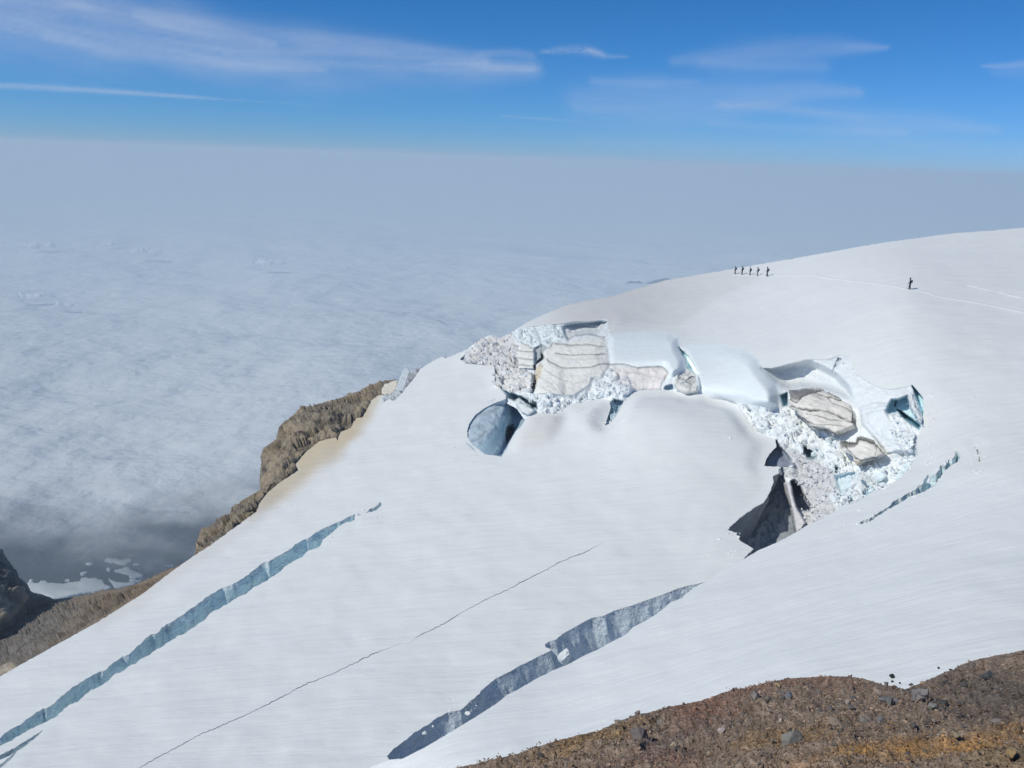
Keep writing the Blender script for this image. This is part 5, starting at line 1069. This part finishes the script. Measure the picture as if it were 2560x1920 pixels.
def colF(v, P):
    x, y = v[:, 0], v[:, 1]; n = fbm(P * .5, 4, 140); n2 = fbm(P * 1.6, 3, 141)
    c = np.tile(np.array([.27, .215, .175]), (len(v), 1))
    def bl(cx, cy, rx, ry, rot, colr, a):
        global _
        dx, dy = x - cx, y - cy; ca, sa = math.cos(rot), math.sin(rot); u = (dx * ca + dy * sa) / rx; w = (-dx * sa + dy * ca) / ry
        k = smooth(1.5 - np.sqrt(u * u + w * w) + .8 * n + .5 * n2, 0, 1.3) * a; return dirt(c, k, colr)
    c = bl(1480, 1850, 170, 25, -.35, (.30, .21, .11), .8)
    c = bl(1500, 1800, 260, 22, -.35, (.24, .16, .10), .6)
    c = bl(1850, 1730, 260, 26, -.22, (.26, .16, .125), .7)
    c = bl(2080, 1700, 70, 20, .1, (.28, .17, .13), .7)
    c = bl(1760, 1790, 90, 30, -.2, (.25, .135, .105), .55)
    c = bl(1670, 1900, 120, 18, 0, (.24, .125, .10), .5)
    c = bl(2150, 1880, 220, 22, -.15, (.42, .25, .10), .85)
    c = bl(2380, 1870, 260, 30, -.2, (.42, .25, .10), .85)
    c = bl(2000, 1840, 140, 30, -.1, (.27, .18, .09), .6)
    c = bl(1700, 1850, 120, 30, -.3, (.19, .155, .14), .6)
    c = bl(2480, 1740, 220, 60, .2, (.125, .112, .105), .7)  # shading of the steep right hump painted into the gravel
    c = bl(2500, 1900, 160, 30, -.2, (.2, .15, .08), .5)
    return c
v, f, lp = region(outF, 4.5, (), 4, .6, 44)
P = P3(v, tF(v)); f = orient(P, f); n = vnormals(P, f); e = dist_pl(v, lp[0][::4])
fa, ga = facets(P * 4.5, 61, 1.2); fa2, ga2 = facets(P * 1.2, 62, 1.0)
d = (.20 * fbm(P * .8, 4, 62) + .05 * fa - .05 * smooth(-ga, -.15, 0) + .07 * fa2) * smooth(e, -2, 14)
cF = colF(v, P); P = P + n * d[:, None]
top = P3(dens(skyF + skyF2[1:] + [(3500, 1440)], 8, closed=False), tF(dens(skyF + skyF2[1:] + [(3500, 1440)], 8, closed=False))) - [0, 0, .35]
scree = mesh_obj('scree', P, f, m_scree, np.clip(cF * (1 + .3 * fa[:, None]) * [1.06, 1, .94], .02, 1)); struct(scree, 'foreground slope of brown, rust and grey volcanic gravel')
V, F = curtain(top, [np.array([0, .5, -.3]), np.array([.2, 2, -2.5]), np.array([.5, 5, -8]), np.array([1, 9, -18])])
struct(mesh_obj('scree_bank', V, F, m_scree, np.tile([.15, .12, .1], (len(V), 1))))
tree = {}
def onF(xy):
    """surface point: use the displaced mesh vertex closest in the sheet"""
    return P[((v - np.asarray(xy)) ** 2).sum(1).argmin()]
stk = [ico(1, 400 + k, 5, .4, (1, random.uniform(.6, .95), random.uniform(.45, .8))) for k in range(7)]
ok = np.where((v[:, 0] > 1050) & (v[:, 0] < 2950) & (v[:, 1] < 2080) & (e > 2))[0]
NS = 42000
pick = RNG.choice(ok, NS); zc = P[pick] + RNG.normal(0, .05, (NS, 3)) * [1, 1, .3]
tdep = (P[pick] @ FWD)
s = np.minimum(.013 + RNG.exponential(.010, NS), .08) * np.clip(tdep / 20, .8, 1.3)
tone = RNG.choice([.55, .75, .95, 1.15, 1.45, 1.9], NS, p=[.12, .2, .3, .22, .12, .04])
cc = cF[pick] * tone[:, None]; g = RNG.random(NS) < .12; cc[g] = cc[g].mean(1)[:, None] * [1.05, 1, .95]; cc = cc * [1.09, 1.0, .91]
scatter('gravel', zc, s, stk, cc, m_stone, 'loose volcanic gravel and small stones covering the slope')
# individual stones, largest in the picture
def rockmesh(seed, sq):
    V, F = ico(4, seed, 0, 0); r = np.random.default_rng(seed)
    for _ in range(13):
        n = r.normal(size=3); n /= np.linalg.norm(n); k = np.maximum(0, V @ n - r.uniform(.42, .72)); V = V - k[:, None] * n
    return V * np.array(sq) * 1.3, F
ROCKM = [rockmesh(500 + k, (1, random.uniform(.65, .95), random.uniform(.6, .85))) for k in range(8)]
RMESH = {}
def stone_mesh(k, colr):
    key = (k, colr)
    if key not in RMESH:
        V, F = ROCKM[k]; V = V + .028 * np.stack([fbm(V * 4, 4, k), fbm(V * 4, 4, k + 9), fbm(V * 4, 4, k + 20)], 1)
        RMESH[key] = simple_mesh('stone', V, F, m_stone, colr)
    return RMESH[key]
named = [('L', 378, 632, 72, (.17, .165, .155), 'largest grey rounded boulder low on the scree with a shaded right end', 0, 'boulder'),
         ('L', 1420, 268, 62, (.16, .145, .145), 'pointed grey boulder standing beside the dip in the scree', 1, 'boulder'),
         ('L', 1375, 290, 42, (.15, .14, .14), 'grey block leaning against the left foot of the pointed boulder', 2, 'boulder'),
         ('L', 1130, 295, 52, (.13, .125, .13), 'dark grey boulder left of the pointed boulder', 3, 'boulder'),
         ('L', 1160, 335, 32, (.13, .13, .13), 'smaller grey stone tucked under the dark grey boulder', 4, 'boulder'),
         ('L', 1210, 312, 24, (.15, .14, .14), 'flat grey stone right of the dark grey boulder', 5, 'stone'),
         ('L', 1270, 315, 26, (.14, .13, .13), 'flat grey stone midway between dark boulder and pointed boulder', 6, 'stone'),
         ('L', 640, 82, 24, (.26, .21, .17), 'tan stone perched on the top of the scree skyline', 7, 'stone'),
         ('L', 860, 105, 26, (.24, .17, .14), 'pinkish stone on the skyline right of the perched tan stone', 0, 'stone'),
         ('L', 1185, 108, 40, (.035, .04, .04), 'black stone lying on the snow behind the dip', 1, 'stone'),
         ('L', 1140, 150, 36, (.19, .16, .14), 'brown stone at the snow edge below the black stone', 2, 'stone'),
         ('L', 1060, 200, 36, (.20, .17, .15), 'brown angular stone left of the snow edge', 3, 'stone'),
         ('L', 1080, 240, 24, (.24, .19, .17), 'light brown stone under the brown angular stone', 4, 'stone'),
         ('L', 600, 190, 28, (.15, .145, .145), 'grey stone with shaded right side below the perched tan stone', 5, 'stone'),
         ('L', 290, 195, 22, (.26, .20, .12), 'yellowish stone near the top of the scree', 6, 'stone'),
         ('L', 120, 310, 46, (.16, .145, .13), 'brown grey boulder at the left of the upper scree', 7, 'boulder'),
         ('L', 215, 300, 24, (.12, .115, .11), 'dark stone touching the right end of the brown grey boulder', 0, 'stone'),
         ('L', 375, 285, 30, (.12, .125, .14), 'bluish dark stone right of the brown grey boulder', 1, 'stone'),
         ('L', 1085, 480, 34, (.13, .125, .12), 'grey stone in the middle of the right scree', 2, 'stone'),
         ('L', 960, 480, 28, (.14, .13, .125), 'grey stone left of the middle grey stone', 3, 'stone'),
         ('L', 1490, 350, 28, (.19, .19, .17), 'greenish grey stone below the pointed boulder', 4, 'stone'),
         ('L', 1585, 300, 24, (.07, .07, .07), 'dark triangular stone right of the pointed boulder', 5, 'stone'),
         ('L', 1720, 122, 26, (.06, .06, .065), 'black stone on the right grey hump', 6, 'stone'),
         ('L', 1590, 60, 16, (.08, .08, .085), 'dark stone on the skyline of the right hump', 7, 'stone'),
         ('L', 1820, 20, 44, (.12, .115, .115), 'wide grey boulder on the crest of the right hump', 0, 'boulder'),
         ('L', 1930, 140, 34, (.075, .085, .09), 'dark bluish stone high on the right hump', 1, 'stone'),
         ('L', 1590, 140, 26, (.10, .09, .085), 'dark brown stone left of the black stone on the right hump', 2, 'stone'),
         ('L', 1990, 460, 38, (.16, .14, .13), 'brown grey stone low on the right hump', 3, 'stone'),
         ('L', 1400, 300, 26, (.2, .18, .17), 'pale face stone in front of the pointed boulder', 4, 'stone'),
         ('L', 2120, 770, 34, (.26, .18, .09), 'ochre stone near the bottom right corner', 5, 'stone'),
         ('L', 1690, 590, 30, (.2, .17, .12), 'olive brown stone above the orange gravel', 6, 'stone'),
         ('L', 840, 375, 28, (.26, .21, .18), 'pale pinkish stone on the middle scree', 7, 'stone'),
         ('L', 315, 450, 16, (.34, .31, .28), 'small pale stone above the largest grey boulder', 0, 'stone'),
         ('L', 150, 240, 18, (.34, .24, .22), 'small pink stone near the brown grey boulder', 1, 'stone'),
         ('F', 637, 300, 24, (.17, .14, .13), 'dark stone sticking up from the left scree skyline', 2, 'stone'),
         ('F', 563, 333, 26, (.18, .15, .13), 'brown stone on the skyline left of the dark one', 3, 'stone'),
         ('F', 640, 400, 34, (.15, .13, .13), 'grey boulder in the left part of the scree', 4, 'boulder'),
         ('F', 735, 330, 26, (.15, .135, .13), 'grey stone right of the skyline dark stone', 5, 'stone'),
         ('F', 980, 380, 14, (.40, .34, .32), 'small whitish stone in the reddish gravel', 6, 'stone'),
         ('F', 790, 432, 14, (.40, .33, .24), 'small cream stone in the left gravel', 7, 'stone'),
         ('F', 240, 480, 16, (.09, .08, .08), 'dark stone near the lower left end of the scree', 0, 'stone'),
         ('F', 1430, 365, 26, (.20, .16, .13), 'light brown flat stone near the middle of the scree', 1, 'stone')]
def place(colr, k, xy, wpx, label, cat, group=None, onsnow=False, sink=.15):
    p = (onS(np.array([xy]))[0] if onsnow else onF(xy)); tz = p @ FWD; r = wpx * tz / FPX / 2
    o = bpy.data.objects.new('boulder' if cat == 'boulder' else 'stone', stone_mesh(k, colr)); COL.objects.link(o)
    if group is None: r *= .62 if any(q in label for q in ('skyline', 'perched', 'crest', 'snow')) else 1.2
    if 'skyline' in label or 'crest' in label: sink = .1
    o.scale = (r, r, r * random.uniform(.9, 1.25)); o.rotation_euler = (random.uniform(-.25, .25), random.uniform(-.25, .25), random.uniform(0, 6.28)); o.location = Vector(p) + Vector((0, 0, r * sink))
    thing(o, label, cat, group)
    if group == 'stones': BATCH.append((o, label.split(' stone ')[0] + ' stone', xy, r))
for crop, x, y, w, colr, lab, k, cat in named:
    xy = cr(crop, [(x, y)])[0]
    if crop == 'F': w = w * 1.9
    if max(colr) > .1: colr = tuple(min(.6, q * 1.45) for q in colr)
    place(colr, k, xy, w * .7 if crop == 'F' else w * .66, lab, cat, onsnow=('lying on the snow' in lab), sink=.6)
for k, (x, y) in enumerate(cr('L', [(1550, 35), (1190, 140), (1245, 152), (1640, 48), (1700, 22), (1330, 165)])):
    place((.06, .065, .07), k, (x, y), 7 + 3 * (k % 2), 'tiny dark pebble on the snow beside the scree', 'stone', 'pebbles on the snow edge', onsnow=True)
zs = [((1250, 1800, 1560, 1920), 34, [(.26, .19, .12), (.2, .15, .11)], 'ochre stone in the yellowish gravel at the left end of the scree'),
      ((1560, 1760, 1850, 1920), 46, [(.2, .11, .09), (.16, .12, .11), (.25, .2, .18)], 'reddish stone in the gravel of the left middle scree'),
      ((1850, 1720, 2200, 1800), 44, [(.14, .125, .12), (.19, .16, .14)], 'grey brown stone on the upper middle scree'),
      ((1850, 1800, 2200, 1920), 52, [(.2, .15, .09), (.15, .13, .11)], 'brown stone around the largest grey boulder'),
      ((2200, 1790, 2560, 1920), 52, [(.28, .18, .09), (.17, .14, .1), (.12, .11, .1)], 'rust coloured stone in the orange gravel at the lower right'),
      ((2290, 1670, 2560, 1780), 30, [(.10, .095, .095), (.13, .12, .11)], 'dark stone on the grey right hump')]
for (x0, y0, x1, y1), n_, cols, lab in zs:
    m = np.where((v[:, 0] > x0) & (v[:, 0] < x1) & (v[:, 1] > y0) & (v[:, 1] < y1) & (e > 6))[0]
    for i in RNG.choice(m, n_, replace=False): place(cols[int(RNG.integers(len(cols)))], int(RNG.integers(8)), v[i], float(9 + min(RNG.exponential(4), 14)), lab, 'stone', 'stones', sink=.1)

_mk = [('F', 150, 490, 'at the lower left end of the scree'), ('F', 330, 450, 'in the yellowish gravel near the left skyline'), ('F', 500, 420, 'below the two skyline stones on the left'), ('F', 450, 500, 'at the bottom edge under the yellowish gravel'), ('F', 640, 450, 'below the grey boulder of the left scree'), ('F', 700, 360, 'right of the dark skyline stone'),
    ('F', 850, 300, 'under the skyline in the reddish gravel'), ('F', 900, 400, 'in the middle of the reddish gravel'), ('F', 800, 490, 'at the bottom edge in the reddish gravel'), ('L', 80, 250, 'left of the brown grey boulder'), ('L', 250, 380, 'below the brown grey boulder'), ('L', 480, 230, 'below the skyline left of the perched stone'), ('L', 750, 250, 'below the perched tan stone'), ('L', 940, 330, 'left of the dark grey boulder'),
    ('L', 150, 640, 'left of the largest grey boulder'), ('L', 560, 560, 'right of the largest grey boulder'), ('L', 400, 740, 'below the largest grey boulder'), ('L', 780, 520, 'between largest boulder and middle grey stone'), ('L', 760, 720, 'at the left end of the orange band'), ('L', 1050, 640, 'below the middle grey stone'), ('L', 1250, 460, 'under the group of grey boulders'), ('L', 1300, 640, 'in the orange band right of centre'),
    ('L', 1500, 500, 'below the greenish grey stone'), ('L', 1650, 700, 'in the orange band near the right'), ('L', 1850, 560, 'above the right end of the orange band'), ('L', 2050, 700, 'near the bottom right corner'), ('L', 1650, 200, 'on the left flank of the right hump'), ('L', 1850, 120, 'near the crest of the right hump'), ('L', 2050, 250, 'in the shaded part of the right hump'), ('L', 1900, 350, 'at the foot of the right hump')]
ranked([(*cr(c, [(x, y)])[0], t) for c, x, y, t in _mk])

# ------------------------------------------------------------------ footpath and climbers
pth = dens(path1, 6, closed=False); pp = onS(pth); dd_ = np.gradient(pp, axis=0); nrm = np.stack([-dd_[:, 1], dd_[:, 0], dd_[:, 0] * 0], 1); nrm /= np.linalg.norm(nrm, axis=1)[:, None]
wv = .22 * (1 + .4 * fbm(pp * .5, 3, 150)); rows = [pp - nrm * (wv * 1.6)[:, None] + [0, 0, .0], pp - nrm * wv[:, None] + [0, 0, .09], pp + [0, 0, .06], pp + nrm * wv[:, None] + [0, 0, .09], pp + nrm * (wv * 1.6)[:, None] + [0, 0, .0]]
for rw in rows:
    for q in rw:
        h = BVS.ray_cast(Vector((q[0], q[1], q[2] + 3)), Vector((0, 0, -1)))
        if h[0] is not None: q[2] = h[0].z + .02
rows[1][:, 2] += .03; rows[2][:, 2] += .02; rows[3][:, 2] += .03; rows[0][:, 2] -= .05; rows[4][:, 2] -= .05
nn_ = len(pp); VV = np.concatenate(rows); FF = np.concatenate([np.stack([k * nn_ + np.arange(nn_ - 1), k * nn_ + np.arange(1, nn_), (k + 1) * nn_ + np.arange(1, nn_), (k + 1) * nn_ + np.arange(nn_ - 1)], 1) for k in range(4)])
struct(mesh_obj('path', VV, FF, m_snow, np.tile([.86, .87, .855], (len(VV), 1))), 'trodden boot track crossing the snow to the climbers')
p2 = dens(path2, 8, closed=False); q2 = onS(p2); V, F = curtain(q2 + [0, 0, .06], [np.array([.1, -.5, -.12])]); struct(mesh_obj('path', V, F, m_snow, np.tile([.84, .84, .84], (len(V), 1))), 'faint second track higher on the snow')
def skin(name, verts, edges, rad, mat, col, sub=2, zones=None):
    me = bpy.data.meshes.new(name); me.from_pydata(verts, edges, []); ob = bpy.data.objects.new(name, me); COL.objects.link(ob)
    sk = ob.modifiers.new('s', 'SKIN'); sk.use_smooth_shade = True
    for i, sv in enumerate(me.skin_vertices[0].data): sv.radius = (rad[i], rad[i]) if np.isscalar(rad[i]) else rad[i]; sv.use_root = (i == 0)
    ss = ob.modifiers.new('b', 'SUBSURF'); ss.levels = sub; ss.render_levels = sub
    dg = bpy.context.evaluated_depsgraph_get(); nm = bpy.data.meshes.new_from_object(ob.evaluated_get(dg)); bpy.data.objects.remove(ob); nm.name = name
    co = np.array([tuple(v_.co) for v_ in nm.vertices]); c = np.ones((len(co), 4), np.float32); c[:, :3] = zones(co) if zones else col
    a = nm.attributes.new('col', 'FLOAT_COLOR', 'POINT'); a.data.foreach_set('color', c.ravel()); nm.materials.clear(); nm.materials.append(mat); return nm
m_cloth = pmat('clothing', .8, .2, [('noise', 20, .4, .01, (1, 1, 1))], var=.1, varscale=12)
m_metal = pmat('pole_metal', .4, .4, base=(.15, .15, .16))
def person(xy, h, face, stride, jacket, pants, packc, helmet, label, seed, arm=0):
    """walking climber facing direction `face` (radians), skinned body"""
    p = onS(np.array([xy]))[0] + [0, 0, .03]; k = h / 1.78; st = stride * .6
    vs = [(0, 0, .96), (0, .02, 1.12), (0, .05, 1.34), (0, .06, 1.47), (0, .09, 1.58), (0, .10, 1.69),
          (.10, 0, .92), (.12, st * .5 + .03, .50), (.12, st, .09), (.12, st + .16, .05),
          (-.10, 0, .92), (-.12, -st * .35 + .06, .50), (-.12, -st, .10), (-.12, -st + .16, .05),
          (.19, .05, 1.41), (.25, -.02 + arm * .1, 1.14), (.24, .22 + arm * .1, .99), (.24, .28, .97), (-.19, .05, 1.41), (-.25, .03, 1.14), (-.24, .24, 1.02), (-.24, .30, 1.0)]
    ed = [(0, 1), (1, 2), (2, 3), (3, 4), (4, 5), (0, 6), (6, 7), (7, 8), (8, 9), (0, 10), (10, 11), (11, 12), (12, 13), (2, 14), (14, 15), (15, 16), (16, 17), (2, 18), (18, 19), (19, 20), (20, 21)]
    rd = [(.19, .15), (.19, .15), (.23, .16), .08, .11, .10, .125, .095, .075, .065, .125, .095, .075, .065, .10, .075, .06, .06, .10, .075, .06, .06]
    def zn(co):
        c = np.tile(np.asarray(jacket, float), (len(co), 1)); c[co[:, 2] < .95] = pants; c[co[:, 2] < .13] = (.02, .02, .02); c[co[:, 2] > 1.50] = (.35, .22, .16); c[(co[:, 2] > 1.62)] = helmet
        return c
    root = empty('person', p); root.rotation_euler = (0, 0, face); root.scale = (k, k, k); thing(root, label, 'person', 'climbers walking on the snow track')
    def ch(name, me): o = bpy.data.objects.new(name, me); COL.objects.link(o); o.parent = root; return o
    ch('body', skin('body', vs, ed, rd, m_cloth, None, 2, zn))
    pk_ = skin('backpack', [(0, -.17, 1.02), (0, -.20, 1.22), (0, -.19, 1.42), (0, -.16, 1.52)], [(0, 1), (1, 2), (2, 3)], [(.15, .10), (.17, .13), (.16, .12), (.12, .08)], m_cloth, packc, 2); ch('backpack', pk_)
    hb, hf_ = ico(3, 5, 0, 0); hb = hb * [.125, .145, .10] + [0, .10, 1.74]; hh = mesh_obj('helmet', hb, hf_, m_cloth, np.tile(helmet, (len(hb), 1))); hh.parent = root
    for sx in (.27, -.27):
        a0 = Vector((sx, .30, 1.05)); b0 = Vector((sx * 1.2, .45 if sx > 0 else .02, 0)); n_ = 6; ring = []
        dv = (b0 - a0).normalized(); u1 = dv.orthogonal().normalized(); u2 = dv.cross(u1)
        VV = [tuple(c_ + (u1 * math.cos(q * 1.047) + u2 * math.sin(q * 1.047)) * rr_) for c_, rr_ in ((a0, .016), (b0, .010)) for q in range(6)]
        po = mesh_obj('trekking_pole', VV, [[q, (q + 1) % 6, 6 + (q + 1) % 6, 6 + q] for q in range(6)] + [[5, 4, 3, 2, 1, 0], [6, 7, 8, 9, 10, 11]], m_metal); po.parent = root
    return root
people = [((355, 323), 1.80, (.03, .035, .08), (.02, .02, .03), (.04, .04, .07), (.03, .04, .09), 'leading climber in dark blue, leftmost of the five on the snow'),
          ((399, 327), 1.95, (.03, .03, .032), (.015, .015, .02), (.05, .05, .06), (.1, .1, .1), 'climber in black with dark grey pack, second from the left of the five'),
          ((451, 330), 1.72, (.02, .02, .025), (.015, .015, .015), (.02, .03, .05), (.03, .03, .04), 'shortest dark climber in the middle of the five'),
          ((499, 334), 1.85, (.02, .03, .06), (.03, .04, .08), (.02, .02, .03), (.05, .06, .08), 'climber in navy trousers, fourth from the left of the five'),
          ((561, 338), 2.0, (.025, .022, .03), (.02, .02, .025), (.05, .02, .03), (.12, .09, .08), 'last climber of the five, rightmost with reddish black pack'),
          ((1476, 422), 1.84, (.03, .035, .05), (.02, .022, .03), (.03, .035, .045), (.04, .05, .07), 'lone climber in dark clothes following the track far right')]
for k, (q, h, j, pn, pc_, hl_, lab) in enumerate(people):
    person(cr('G', [q])[0], h, math.radians([75, 80, 60, 70, 62, 70][k]), [.16, .12, .22, .10, .24, .20][k], j, pn, pc_, hl_, lab, k)
